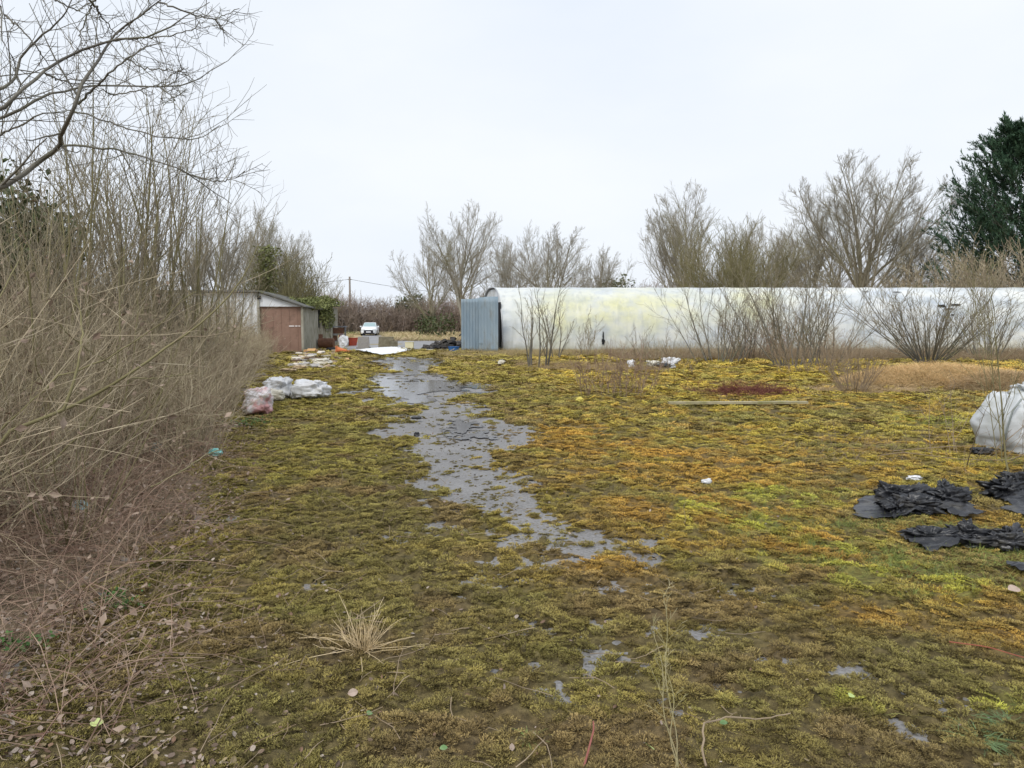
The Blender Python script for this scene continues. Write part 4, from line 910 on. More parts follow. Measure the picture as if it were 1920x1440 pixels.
# ------------------------------------------------------------------ rubbish
def crumple(seed, size, amp=.22, flat=.0, nx=64, ny=36, sharp=1.0):
    """a crumpled bag resting on z=0"""
    V = []; 
    for j in range(ny + 1):
        ph = math.pi * j / ny
        for i in range(nx):
            th = 2 * math.pi * i / nx; d = Vector((math.sin(ph) * math.cos(th), math.sin(ph) * math.sin(th), math.cos(ph)))
            e = [math.copysign(abs(c_) ** .75, c_) for c_ in d]; q = Vector(d) * 1.7 + Vector((seed * 3.1, 0, 0))
            r = 1 + amp * (mnoise.noise(q) * 1.6 - abs(mnoise.noise(q * 2.3)) * 1.5 * sharp + abs(mnoise.noise(q * 5.1)) * .55)
            V.append([e[0] * size[0] / 2 * r, e[1] * size[1] / 2 * r, max(size[2] / 2 * (1 + e[2] * r), 0.0)])
    F_ = [[j * nx + i, (j + 1) * nx + i, (j + 1) * nx + (i + 1) % nx, j * nx + (i + 1) % nx] for j in range(ny) for i in range(nx)]
    return np.array(V), np.array(F_)
M['bag_white'] = mat('white_plastic_bag', (.78, .79, .82), (.66, .66, .66), 3, rough=.4, spec=.4, bump=.6, bs=9)
M['bag_cream'] = mat('cream_sack', (.72, .70, .62), (.55, .50, .40), 4, rough=.6, bump=.5, bs=9)
M['bag_pink'] = mat('pink_printed_bag', (.72, .69, .70), (.60, .33, .33), 4.0, rough=.4, lo=.44, hi=.56, bump=.6, bs=9)
M['plastic_black'] = mat('black_plastic', (.014, .015, .018), (.035, .036, .042), 5, rough=.33, spec=.5, bump=.5, bs=14, c3=(.10, .09, .07), s3=6, f3=.6)
def bag(name, px, py, size, seed, material, lab, cat='bag', rz=0., extra=None, **kw):
    v, f = crumple(seed, size, **kw); p = G(px, py); p[1] += size[1] * .4; p[2] = gh(p[0], p[1]) + .04
    o = link(name, make_mesh(name, v, [f], [material], smooth=True), loc=p, label=lab, cat=cat); o.rotation_euler = (0, 0, rz); return o
bag('plastic_bag', 477, 782, (.50, .40, .43), 1, M['bag_pink'], 'crumpled pink and white plastic bag nearest the camera of the three bags', amp=.24)
b2 = bag('plastic_bag', 518, 752, (.60, .48, .42), 2, M['bag_white'], 'crumpled white bag in the middle of the three bags by the thicket', amp=.24)
bag('cream_package', 510, 757, (.42, .26, .24), 5, M['bag_cream'], 'small cream wrapped package lying against the middle white bag', 'package', amp=.2)
bag('plastic_bag', 577, 753, (.74, .50, .39), 3, M['bag_white'], 'long crumpled white bag on the right of the three bags by the thicket', rz=-.1, amp=.24)
bag('white_sack', 602, 689, (.62, .45, .26), 4, M['bag_cream'], 'pale sack lying on the moss before the brown shed door', 'sack', amp=.2)
bag('plastic_scrap', 940, 686, (.24, .2, .17), 6, M['bag_cream'], 'small pale lump of plastic in the dry grass left of the tall shrub', 'litter', amp=.3)
bag('plastic_bag', 1184, 692, (.24, .22, .26), 7, M['bag_white'], 'small upright white bag left of the heap of white plastic before the tunnel', amp=.25)
bag('plastic_bag', 1226, 691, (.42, .3, .24), 8, M['bag_cream'], 'cream coloured bag beside the white and black one before the tunnel', amp=.35)
bag('plastic_bag', 1257, 692, (.46, .3, .34), 9, M['bag_white'], 'peaked white bag at the right end of the heap before the tunnel', amp=.5)
bag('black_bag_and_gap_shade', 1245, 693, (.50, .3, .15), 10, M['plastic_black'], 'flat black bag between the cream and the peaked white bag', amp=.4)
bag('teal_wrapper', 402, 861, (.15, .10, .07), 11, mat('teal_plastic', (.22, .62, .58), (.4, .75, .7), 9), 'turquoise wrapper lying at the edge of the moss by the thicket', 'litter', amp=.4)
bag('blue_wrapper', 292, 853, (.13, .09, .10), 12, mat('blue_plastic', (.10, .36, .45), (.3, .6, .6), 12), 'blue wrapper under the stems of the thicket', 'litter', amp=.4)
bag('plastic_cup', 147, 969, (.10, .09, .09), 13, mat('pale_blue_plastic', (.40, .60, .62), (.5, .66, .66), 9), 'pale blue plastic scrap among the brambles', 'litter', amp=.2)
bag('yellow_scrap', 1087, 758, (.13, .10, .09), 14, mat('yellow_plastic', (.70, .60, .15)), 'small yellow scrap in the moss before the dry scrub', 'litter', amp=.3)
bag('paper_scrap', 1326, 914, (.09, .06, .045), 15, M['bag_white'], 'small white scrap lying in the orange moss', 'litter', amp=.3)
bag('paper_scrap', 1716, 909, (.14, .08, .05), 16, M['bag_white'], 'pale lilac scrap just above the black plastic sheet', 'litter', amp=.3)
bag('dark_clod', 781, 791, (.16, .10, .05), 17, M['plastic_black'], 'dark clod lying on the wet tarmac', 'litter', amp=.3)
bag('dark_clod', 781, 824, (.08, .07, .06), 18, M['plastic_black'], 'small dark lump on the wet tarmac below the clod', 'litter', amp=.3)
for q, (px, py) in enumerate(((540, 700), (560, 694))): bag('sack_scrap', px, py, (.5, .3, .10), 30 + q, mat('tan_debris', (.5, .38, .24)), ('tan flattened sack in the debris under the thicket edge', 'second tan scrap nearer the pale sack')[q], 'litter', amp=.3)

# big white bulk bag
bb_o = empty('bulk_bag', G(1972, 856), 'big slumped white builders bag behind the saplings at the right edge', 'bag', rz=.12)
V = []; nx, nz_ = 56, 26
for k in range(nz_):
    zf = k / (nz_ - 1)
    for i in range(nx):
        th = 2 * math.pi * i / nx; cx = math.copysign(abs(math.cos(th)) ** .6, math.cos(th)); cy = math.copysign(abs(math.sin(th)) ** .6, math.sin(th))
        bul = 1 + .16 * math.sin(zf * math.pi) - .22 * zf ** 3; q = Vector((cx * 1.6, cy * 1.6, zf * 2.2)); r = bul * (1 + .09 * mnoise.noise(q * 1.5) - .09 * abs(mnoise.noise(q * 3.2 + Vector((3, 1, 2)))))
        V.append((cx * .46 * r + (.05 * zf), cy * .42 * r + .42, zf * (.70 + .07 * mnoise.noise(Vector((cx * 2, cy * 2, 5)))) ))
V = np.array(V); i = np.arange(nz_ - 1)[:, None] * nx; j = np.arange(nx)[None]; Fq = np.stack([i + j, i + (j + 1) % nx, i + nx + (j + 1) % nx, i + nx + j], -1).reshape(-1, 4)
top = V[-nx:]; Vc = np.concatenate([V, top * np.array([.5, .5, 1]) + np.array([0, .21, -.05]), [[0, .42, .66]]]); b0 = len(V)
Fc = np.stack([b0 - nx + np.arange(nx), b0 - nx + (np.arange(nx) + 1) % nx, b0 + (np.arange(nx) + 1) % nx, b0 + np.arange(nx)], -1); Ft = np.stack([b0 + np.arange(nx), b0 + (np.arange(nx) + 1) % nx, np.full(nx, b0 + nx)], -1)
M['woven'] = mat('woven_polypropylene', (.64, .66, .68), (.52, .54, .53), 3, rough=.55, bump=.5, bs=7, c3=(.40, .40, .34), s3=4, f3=.5)
me = make_mesh('sack', Vc, [np.concatenate([Fq, Fc]), Ft], [M['woven']], smooth=True); link('sack', me, bb_o)
v, f = crumple(77, (.5, .3, .26), amp=.35); link('flap', make_mesh('flap', v + np.array([.02, .35, .60]), [f], [M['woven']], smooth=True), bb_o)
mb = MB(); mb.tube([(-.47, .2, .04), (-.52, .1, .32), (-.49, .06, .55), (-.40, .04, .69)], .012, 5); mb.tube([(-.38, .0, .69), (-.1, -.02, .68), (.4, .0, .67)], .014, 5); link('piping', mb.mesh('piping', mat('bag_seam', (.30, .33, .32)), True), bb_o)
bag('black_bag_and_gap_shade', 1846, 858, (.24, .16, .07), 41, M['plastic_black'], 'dark piece standing for the shadow gap under the left corner of the bulk bag', amp=.3)  # dark lump added to paint the shadow gap below the bulk bag

# black plastic sheets in the moss
def crumpled_sheet(name, pts, hgt, seed, lab, cat='sheet', material='plastic_black', thick=.005, zoff=.045, freq=11.0, bunch=0):
    from mathutils import Matrix
    W = np.array([G(a, b_)[:2] for a, b_ in pts]); c = W.mean(0); lo, hi = W.min(0), W.max(0); n = 130
    xs = np.linspace(lo[0] - .03, hi[0] + .03, n); ys = np.linspace(lo[1] - .05, hi[1] + .05, n); XX, YY = np.meshgrid(xs, ys)
    jx = XX + (fbm(XX * 4, YY * 4, seed) - .5) * .22; jy = YY + (fbm(XX * 4, YY * 4, seed + 3) - .5) * .30
    ins = np.zeros(XX.shape, bool); k = len(W)
    for a in range(k):
        x1, y1 = W[a]; x2, y2 = W[(a + 1) % k]; cnd = ((y1 > jy) != (y2 > jy)) & (jx < (x2 - x1) * (jy - y1) / (y2 - y1 + 1e-9) + x1); ins ^= cnd
    rx = (XX - c[0]) * .8 + (YY - c[1]) * .35; fold = 1 - np.abs(vn(XX * freq * .35 + seed, YY * freq * 1.0 + rx * 1.5, seed) * 2 - 1); f2 = 1 - np.abs(vn(XX * freq * .7 + YY * 3, YY * freq * 1.6, seed + 7) * 2 - 1)
    ed = np.clip(1 - np.sqrt(((XX - c[0]) / (hi[0] - lo[0]) * 2) ** 2 + ((YY - c[1]) / (hi[1] - lo[1]) * 2) ** 2), 0, 1) ** .8
    f3 = 1 - np.abs(vn(XX * freq * 5 + YY * 6, YY * freq * 3, seed + 9) * 2 - 1)
    ZZ = zoff + hgt * (.45 * fold ** 3 + .28 * f2 ** 2 + .05 * f3 ** 2 + .35 * vn(XX * 2, YY * 2, seed)) * (.05 + .95 * ed)
    i = np.arange(n - 1)[:, None] * n; j = np.arange(n - 1)[None]; Fq = np.stack([i + j, i + j + 1, i + n + j + 1, i + n + j], -1).reshape(-1, 4)
    Fq = Fq[ins.ravel()[Fq].min(1) > 0]; used, inv = np.unique(Fq, return_inverse=True); V = np.stack([XX - c[0], YY - c[1], ZZ], -1).reshape(-1, 3)[used]; inv = inv.reshape(-1, 4)
    if bunch:   # the sheet is bunched up into creased ridges
        rg_ = np.random.default_rng(seed + 900)
        for q in range(bunch):
            k0 = V[rg_.integers(0, len(used))] * np.array([.72, .6, 0]); sx = rg_.uniform(.28, .55) * (hi[0] - lo[0]) * .7; v_, f_ = crumple(seed * 7 + q, (sx, sx * .42, hgt * rg_.uniform(.9, 1.5)), amp=.5, sharp=1.3); az = rg_.normal() * .35
            v_ = np.stack([v_[:, 0] * math.cos(az) - v_[:, 1] * math.sin(az), v_[:, 0] * math.sin(az) + v_[:, 1] * math.cos(az), v_[:, 2]], -1) + np.array([k0[0], k0[1], .02]); inv = np.concatenate([inv, f_ + len(V)]); V = np.concatenate([V, v_])
    o = link(name, make_mesh(name, V, [inv], [M[material]], smooth=True), loc=(c[0], c[1], 0), label=lab, cat=cat); sm = o.modifiers.new('thick', 'SOLIDIFY'); sm.thickness = thick; return o
crumpled_sheet('plastic_sheet', [(1600, 972), (1622, 950), (1690, 930), (1712, 922), (1760, 924), (1800, 945), (1850, 975), (1815, 985), (1770, 968), (1720, 975), (1680, 982), (1640, 986)], .12, 3, 'larger crumpled black plastic sheet lying in the moss left of the saplings', bunch=7)
crumpled_sheet('plastic_sheet', [(1866, 925), (1890, 908), (1935, 900), (1960, 960), (1925, 978), (1880, 962)], .14, 5, 'black plastic sheet at the right edge below the white bulk bag', bunch=5)
crumpled_sheet('plastic_sheet', [(1675, 1012), (1720, 1008), (1760, 1018), (1800, 1015), (1850, 1030), (1940, 1020), (1945, 1040), (1850, 1044), (1800, 1042), (1740, 1050), (1715, 1035), (1680, 1024)], .10, 9, 'long dark strip of black plastic sunk in the moss nearest the camera', bunch=5)
crumpled_sheet('plastic_sheet', [(1868, 1062), (1905, 1072), (1945, 1085), (1945, 1096), (1880, 1078)], .07, 12, 'small black plastic shred in the grass at the right edge')

# plank
pk = empty('plank', G(1385, 765), 'long pale weathered plank lying flat on the moss behind the orange patch', 'plank', rz=math.radians(2))
mb = MB(); mb.box((0, .05, .095), (2.6, .14, .04)); me = mb.mesh('plank', mat('pale_plank', (.42, .37, .25), (.30, .27, .15), 3, c3=(.2, .2, .06), s3=4, f3=.8)); link('board', me, pk)
mb = MB(); mb.box((.5, .22, .085), (1.1, .09, .03), rz=.05); link('offcut', mb.mesh('offcut', M['grey_wood']), pk)

# far rubbish beside the shed and on the lane
def simple(name, px, py, lab, cat, build, material, rz=0.):
    p = G(px, py); mb = MB(); build(mb); return link(name, mb.mesh(name, material), loc=p, label=lab, cat=cat)
M['rust'] = mat('rusty_iron', (.13, .065, .04), (.22, .11, .07), 5, c3=(.07, .05, .04), s3=9, f3=.7)
def drum(mb, r=.29, h=.86, lying=False):
    q = [(0, .94), (.03, 1), (.32, 1), (.34, 1.04), (.36, 1), (.64, 1), (.66, 1.04), (.68, 1), (.97, 1), (1, .94)]
    P = [((t_ - .5) * h, 0, r) if lying else (0, 0, t_ * h) for t_, _ in q]; mb.tube(P, [r * s_ for _, s_ in q], 18)
o = simple('oil_drum', 612, 653, 'rusty oil drum lying on its side beside the timber store', 'drum', lambda mb: drum(mb, .30, .9, True), M['rust'])
o = simple('oil_drum', 597, 651, 'dark rusty drum standing against the timber store wall', 'drum', lambda mb: drum(mb, .28, .80), M['rust'])
fr_ = empty('metal_trolley', G(632, 648), 'grey metal frame trolley standing among the rubbish by the shed', 'trolley', rz=.3)
mb = MB()
for sx in (-.55, .55):
    for sy in (-.3, .3): mb.box((sx, sy, .65), (.05, .05, 1.3))
link('frame', mb.mesh('frame', mat('grey_steel', (.22, .24, .27), (.32, .32, .33), 4)), fr_)
mb = MB(); mb.box((0, 0, 1.25), (1.3, .75, .06)); mb.box((0, 0, .75), (1.15, .65, .05)); mb.box((0, 0, .30), (1.15, .65, .05)); link('shelf', mb.mesh('shelf', mat('grey_sheet', (.3, .32, .36), (.2, .2, .22), 4)), fr_)
mb = MB(); mb.box((.1, 0, .98), (.7, .5, .36)); mb.box((-.25, .05, .5), (.5, .5, .34)); link('stacked_box', mb.mesh('stacked_box', M['rust']), fr_)
bag('white_sack', 643, 655, (.55, .4, .75), 51, M['bag_white'], 'upright white sack leaning on the metal trolley by the shed', 'sack', amp=.25)
bag('pink_bag', 640, 645, (.35, .3, .75), 52, mat('pink_plastic', (.65, .30, .30)), 'pinkish bag behind the upright white sack', 'bag', amp=.25)
def bucket(mb): mb.tube([(0, 0, 0), (0, 0, .5), (0, 0, .52)], [.26, .36, .38], 16)
simple('red_bucket', 661, 648, 'large red tub standing beside the upright white sack', 'tub', bucket, mat('red_plastic', (.55, .10, .06), (.42, .09, .06), 4))
simple('orange_cone', 645, 661, 'fallen orange cone lying before the white sack', 'cone', lambda mb: (mb.tube([(-.35, 0, .14), (.35, .0, .05)], [.16, .03], 12), mb.box((-.37, 0, .16), (.05, .36, .36))), mat('orange_plastic', (.62, .20, .08)))
simple('tyre', 626, 659, 'black tyre lying in front of the metal trolley', 'tyre', lambda mb: mb.tube([(0.30 * math.cos(q), .30 * math.sin(q), .11) for q in np.linspace(0, 2 * math.pi, 22)], .10, 8, cap=False), M['tyre'])
simple('cardboard_box', 583, 663, 'flattened orange brown box at the foot of the timber store', 'box', lambda mb: (mb.box((0, 0, .10), (.62, .4, .2)), mb.box((.1, -.28, .2), (.4, .22, .02), rx=.5)), mat('orange_card', (.55, .33, .15)))
simple('tan_board', 612, 668, 'thin tan board lying before the dark drum', 'board', lambda mb: (mb.box((0, 0, .05), (.7, .3, .04), rz=.4), mb.box((.15, .1, .1), (.4, .2, .03), rx=.4)), mat('tan_wood', (.45, .33, .22)))
simple('orange_scrap', 648, 676, 'small orange scrap on the moss before the fallen cone', 'litter', lambda mb: (mb.box((0, 0, .04), (.28, .16, .04), rz=.3), mb.box((.05, .05, .07), (.15, .14, .03), rx=.3)), mat('orange_scrap_plastic', (.6, .36, .2)))
M['concrete'] = mat('concrete_block', (.27, .25, .23), (.36, .34, .31), 5, c3=(.14, .14, .08), s3=5, f3=.6)
simple('concrete_block', 680, 654, 'tall grey brown concrete block standing left in the lane', 'block', lambda mb: (mb.box((0, .3, .35), (.66, .6, .70), taper=.94, rz=.15), mb.box((0, .3, .05), (.74, .68, .1))), M['concrete'])
simple('concrete_block', 726, 652, 'dark mossy concrete block right of the lane before the road', 'block', lambda mb: (mb.box((-.1, .3, .33), (.95, .6, .66), taper=.9, rz=.1), mb.box((.3, .15, .2), (.5, .5, .4), rz=.5)), mat('mossy_block', (.16, .14, .09), (.25, .22, .15), 5))
simple('cream_crate', 768, 655, 'small cream crate standing on the grey road', 'crate', lambda mb: (mb.box((0, 0, .20), (.46, .36, .40)), mb.box((0, 0, .41), (.5, .4, .03))), mat('cream_plastic', (.70, .64, .42)))
simple('blue_tub', 851, 661, 'blue plastic tub beside the black rubble at the metal doors', 'tub', lambda mb: mb.tube([(0, 0, 0), (0, 0, .28), (0, 0, .30)], [.22, .29, .31], 16), mat('blue_tub_plastic', (.03, .13, .38), (.05, .18, .45), 5))
# white sheet lying on the ground
M['white_sheet'] = mat('white_sheet', (.82, .84, .86), (.74, .75, .76), 2)
crumpled_sheet('white_sheet', [(666, 659), (700, 656), (735, 653), (772, 659), (745, 666), (715, 669), (690, 665)], .16, 21, 'large white sheet lying flat across the lane before the puddles', material='white_sheet', freq=2.0, zoff=.10)
# heap of black rubble by the metal doors
rng = np.random.default_rng(88); mb = MB(); c0 = G(848, 655)
for k in range(150):
    u = rng.random(); px_ = -1.7 + 2.3 * u; hh_ = .62 * max(0, u) ; s_ = rng.uniform(.08, .26)
    mb.box((px_, rng.normal() * .35, abs(rng.normal()) * hh_ * .5 + s_ * .3), (s_ * 1.6, s_, s_ * .6), rz=rng.uniform(0, 3), rx=rng.uniform(-.6, .6), ry=rng.uniform(-.6, .6))
link('rubble', mb.mesh('rubble', mat('charred_rubble', (.03, .03, .032), (.10, .09, .08), 3)), loc=c0 + np.array([0, 1.0, 0]), label='sloping heap of black rubble piled against the metal doors', cat='rubble', kind='stuff')
# general small debris along the shed
rng = np.random.default_rng(89); mb = MB()
for k in range(220):
    px_ = rng.uniform(548, 640); q = G(px_, rng.uniform(655, 692)); s_ = rng.uniform(.05, .22)
    if rng.random() < .4 or px_ < 615: mb.box((q[0], q[1], .04 + s_ * .2), (s_ * 1.8, s_, s_ * .35), rz=rng.uniform(0, 3), rx=rng.uniform(-.5, .5), m=int(rng.integers(0, 4)))
link('debris', mb.mesh('debris', [mat('debris_tan', (.5, .38, .26)), mat('debris_grey', (.4, .38, .36)), mat('debris_brown', (.16, .11, .08)), mat('debris_pale', (.66, .6, .52))]), label='scattered small debris on the ground along the shed', cat='debris', kind='stuff')

# tall thin trees standing up out of the thicket
tall = [shrub_parts(141 + q, 5.6, n=[5, 4, 6][q], spread=[.16, .22, .2][q], r=.036, base=.35, tw=.0042, n1=10, n2=5, mt='bark_olive', mb='bark_grey_brown', wig=.05, trop=.03) for q in range(3)]
rng = np.random.default_rng(15)
labs = ['slender bare sapling rising above the far end of the thicket', 'slender bare sapling with forked stems above the middle of the thicket', 'slender bare saplings rising above the near part of the thicket']
for q, (px, Y, s_) in enumerate(((150, 9.5, .85), (205, 11.5, .95), (240, 12.5, 1.0), (275, 13, .95), (300, 14, 1.08), (345, 14, .98), (385, 17, .90), (120, 10, .8), (60, 9, .75), (420, 20, .85), (320, 17, 1.05), (260, 16, 1.05), (90, 12, .9), (20, 10, .8))):
    p = D(px, 603, Y); p[2] = gh(p[0], p[1])
    plant('slender_tree', tall[q % 3], ST, p, 'slender bare tree with upright stems rising out of the thicket', 'tree', 'slender trees standing in the thicket', rng.uniform(0, 6.28), s_)
# ivy and evergreen mass at the left edge
rng = np.random.default_rng(16)
for q, (px, py, Y, sx, sz, lab) in enumerate(((-10, 420, 11, 1.0, 1.0, 'dark ivy covered bush at the left edge of the picture'), (60, 440, 13, .9, .75, 'smaller ivy covered bush beside the dark one at the left edge'))):
    c0 = D(px, py, Y); C = np.concatenate([blob_points(rng, 2200, c0 - np.array([0, 0, .2]), (sx, .8, sz), 3 + q), blob_points(rng, 1200, c0 - np.array([.2, 0, 1.3]), (sx * .8, .7, sz), 8 + q)])
    v, f = leaf_cards(rng, C, .055); o = empty('ivy_bush', (c0[0], c0[1], 0), lab, 'bush'); link('foliage', make_mesh('foliage', v - np.array([c0[0], c0[1], 0]), [f], [M['ivy']]), o)
    link('stems', thk[1][0], o)
# dark evergreen hedge bank behind the thicket
rng = np.random.default_rng(17); n = 9000; y = rng.uniform(9, 34, n); x = -edgeX(y) - rng.uniform(3.0, 7.0, n); z = rng.random(n) ** 1.1 * np.interp(y, [9, 34], [2.9, 2.2]) * (.7 + .5 * fbm(y * .6, x * .6, 3, 2))
v, f = leaf_cards(rng, np.stack([x, y, z], -1), .05)
link('thicket_backdrop_growth', make_mesh('ground_ivy', v, [f], [mat('mixed_dead_and_ivy_leaves', (.15, .15, .06), (.24, .18, .11), 1.5, coords='W')]), label='ivy and dead leaves deep inside the thicket', cat='undergrowth', kind='stuff')

# ------------------------------------------------------------------ tree overhanging from the upper left
rng = np.random.default_rng(18)
Z1 = 520 / 1498.0
LIM = [  # (radius at start in m, depth, points in picture pixels measured / Z1)
 (.030, 5.0, [(0, 1020), (150, 930), (240, 850), (325, 790), (330, 720), (400, 580), (430, 480), (500, 350), (590, 230), (620, 185), (740, 95), (860, 10), (930, -60)]),
 (.011, 5.0, [(330, 787), (430, 785), (620, 805), (720, 830), (880, 880), (1020, 940), (1130, 1020), (1250, 1100)]),
 (.008, 4.9, [(400, 600), (520, 640), (700, 690), (850, 740), (1020, 755), (1100, 735), (1180, 680)]),
 (.014, 5.3, [(0, 730), (100, 680), (240, 605), (310, 607), (380, 595)]),
 (.016, 5.6, [(0, 650), (130, 580), (260, 510), (440, 465), (600, 460), (760, 470), (1000, 460), (1120, 400), (1200, 345)]),
 (.020, 4.7, [(0, 590), (160, 450), (250, 375), (400, 290), (540, 230), (620, 215), (780, 205), (900, 160), (1010, 90), (1130, 10)]),
 (.020, 5.2, [(0, 490), (90, 410), (100, 330), (180, 240), (300, 130), (360, 60), (390, 0), (410, -70)]),
 (.007, 5.0, [(620, 185), (700, 130), (850, 20)]), (.009, 4.8, [(540, 230), (700, 210), (880, 200), (1040, 165), (1080, 120)]),
 (.011, 5.1, [(420, 560), (560, 430), (680, 320), (760, 270), (840, 235), (890, 232)]), (.008, 5.1, [(850, 10), (920, 30), (1050, 80), (1170, 105), (1240, 75), (1290, 35)]),
 (.005, 5.1, [(1165, 105), (1185, 135), (1205, 165)]), (.010, 4.9, [(480, -10), (560, 100), (620, 180)]), (.008, 4.9, [(520, -20), (480, 60), (430, 180), (440, 265)]),
 (.007, 4.95, [(1020, 940), (1100, 965), (1180, 980), (1260, 965), (1320, 925)]), (.012, 4.4, [(0, 20), (15, 100), (5, 200), (60, 300), (90, 380)]), (.008, 4.6, [(20, 80), (120, 160), (200, 260), (260, 350)]),
 (.008, 5.6, [(0, 410), (150, 400), (300, 350), (420, 270)]), (.007, 5.2, [(300, 0), (420, 60), (490, 5)]), (.007, 5.3, [(250, 400), (320, 435), (420, 430), (540, 440)]), (.006, 5.0, [(680, 320), (780, 370), (960, 382), (1000, 370)]),
 (.007, 4.8, [(850, 460), (930, 520), (940, 540)]), (.007, 5.4, [(620, 515), (560, 490), (440, 485)]), (.006, 5.4, [(620, 515), (740, 490), (860, 455), (950, 390)]), (.009, 5.5, [(-10, 560), (100, 500), (240, 520), (330, 590)])]
tk = D(-360, 603, 5.2)
tree_o = empty('overhanging_tree', (tk[0], tk[1], 0), 'large bare tree reaching in from outside the left edge at the top', 'tree')
Tr = np.array([[0, 0, -.1], [.05, 0, .8], [.15, .05, 1.6], [.2, .1, 2.5], [.15, .1, 3.6], [.3, .1, 5.0], [.4, .2, 6.5]])
mb = MB(); mb.tube(Tr, [.17, .14, .13, .12, .10, .08, .05], 10); link('trunk', mb.mesh('trunk', M['bark_grey_brown'], True), tree_o)
def resamp(P, K):
    P = np.asarray(P, float); d = np.r_[0, np.cumsum(np.linalg.norm(np.diff(P, axis=0), axis=1))]; t = np.linspace(0, d[-1], K); return np.stack([np.interp(t, d, P[:, k]) for k in range(3)], -1), d[-1]
ALL, RR, LL = [], [], []
for k, (r0, dep, pts) in enumerate(LIM):
    q = [D(a * Z1, b_ * Z1, dep + .35 * math.sin(i_ * .9 + k)) for i_, (a, b_) in enumerate(pts)]
    if pts[0][0] <= 0:
        zt = q[0][2] - .5; q = [np.array([np.interp(max(zt, .8), Tr[:, 2], Tr[:, 0]) + tk[0], tk[1] + .1, max(zt, .8)]), (q[0] * .55 + .45 * np.array([tk[0], tk[1], max(zt, .8) + .25]))] + q
    P, Ln = resamp(q, 26); P += rng.normal(size=P.shape) * .004; ALL.append(P); LL.append(Ln)
    end = .0030; RR.append(np.linspace(r0 * (.9 if pts[0][0] <= 0 else .75), end * .8, 26))
ALL = np.array(ALL); RR = np.array(RR); LL = np.array(LL) - tree_o.location[0] * 0
ALLl = ALL - np.array([tk[0], tk[1], 0])
P1, R1, L1 = spawn(rng, ALLl, RR, np.clip(LL, .6, 2.0), 9, .25, 1, 25, 60, .30, .5, .0022, 6, .10, .05, .3)
P2_, R2_, _ = spawn(rng, P1, R1, L1, 4, .15, 1, 25, 60, .5, .6, .0016, 4, .10, .05, .2)
v, f = cat_t([tubes(ALLl, RR, 6), tubes(P1, R1, 4), tubes(P2_, R2_, 3)])
link('branches', make_mesh('branches', v, [f], [M['bark_dark']], smooth=True), tree_o)
# long low stems leaning out across the thicket
LOW = [(.020, 4.6, [(0, 1010), (60, 950), (280, 860), (345, 830), (560, 720), (700, 640), (780, 580), (880, 510), (1040, 400), (1180, 280), (1290, 150), (1370, 20), (1400, -60)]), (.010, 4.6, [(345, 830), (420, 620), (450, 440), (430, 300), (400, 160), (410, 40)]),
       (.011, 4.9, [(0, 950), (200, 760), (300, 650), (450, 610), (600, 540), (750, 450), (880, 350), (1000, 220), (1060, 190)]), (.008, 5.2, [(150, 80), (170, 250), (180, 500), (200, 620), (240, 700)]), (.010, 5.0, [(0, 210), (80, 60), (110, 0), (150, -80)]),
       (.006, 5.3, [(280, 330), (420, 470), (560, 560), (640, 620)]), (.006, 5.5, [(700, 660), (860, 660), (1040, 630)]), (.008, 6.0, [(590, 970), (660, 930), (840, 800), (930, 640)]), (.007, 5.6, [(820, 1250), (980, 1160), (1100, 1085), (1200, 1040)]),
       (.010, 6.2, [(560, 1180), (700, 1000), (860, 780), (940, 460)]), (.009, 5.6, [(250, 1150), (420, 980), (620, 700), (650, 420), (640, 60)]), (.009, 6.4, [(500, 1180), (640, 900), (720, 560), (760, 100)])]
lo_o = empty('leaning_shrub', (-3.6, 5.0, 0), 'shrub with long olive stems leaning across the thicket towards the shed', 'shrub')
ALL, RR, LL = [], [], []
for k, (r0, dep, pts) in enumerate(LOW):
    q = [D(a * Z1, 480 + b_ * Z1, dep + .5 * i_ / len(pts)) for i_, (a, b_) in enumerate(pts)]
    if pts[0][0] <= 0: q = [np.array([-3.9, 4.6, .2])] + q
    P, Ln = resamp(q, 24); P += rng.normal(size=P.shape) * .004; ALL.append(P); LL.append(Ln); RR.append(np.linspace(r0, .003, 24))
ALL = np.array(ALL) - np.array([-3.6, 5.0, 0]); RR = np.array(RR); LL = np.array(LL)
P1, R1, L1 = spawn(rng, ALL, RR, np.clip(LL, .6, 2.2), 9, .2, 1, 20, 50, .30, .5, .0022, 5, .08, .06, .3)
link('stems', make_mesh('stems', *(lambda v_, f_: (v_, [f_]))(*tubes(ALL, RR, 6)), [M['bark_olive']], smooth=True), lo_o)
link('twigs', make_mesh('twigs', *(lambda v_, f_: (v_, [f_]))(*tubes(P1, R1, 3)), [M['twig_brown']], smooth=True), lo_o)

# ------------------------------------------------------------------ leaf litter, small stones, foreground growth
def leaf_piece(k):
    rng_ = np.random.default_rng(400 + k); n = 5; t = np.linspace(0, 1, n); wd = np.sin(t * math.pi) ** .8 * rng_.uniform(.28, .42); cu = rng_.uniform(.15, .5)
    V = []
    for q in range(n):
        x_ = (t[q] - .5); zc = cu * (x_ * x_) * 1.2
        V += [(x_, -wd[q], zc + cu * wd[q] * .9), (x_, 0, zc), (x_, wd[q], zc + cu * wd[q] * rng_.uniform(.3, 1.1))]
    Fq = [];
    for q in range(n - 1):
        for c_ in (0, 1): Fq.append([q * 3 + c_, q * 3 + c_ + 1, q * 3 + c_ + 4, q * 3 + c_ + 3])
    return make_mesh('leaf_piece', np.array(V), [np.array(Fq)], [lit_mat])
lit_mat = attr_mat('dead_leaf_surface', 'INSTANCER', rough=.7)
lv = [leaf_piece(k) for k in range(5)]
rng = np.random.default_rng(19)
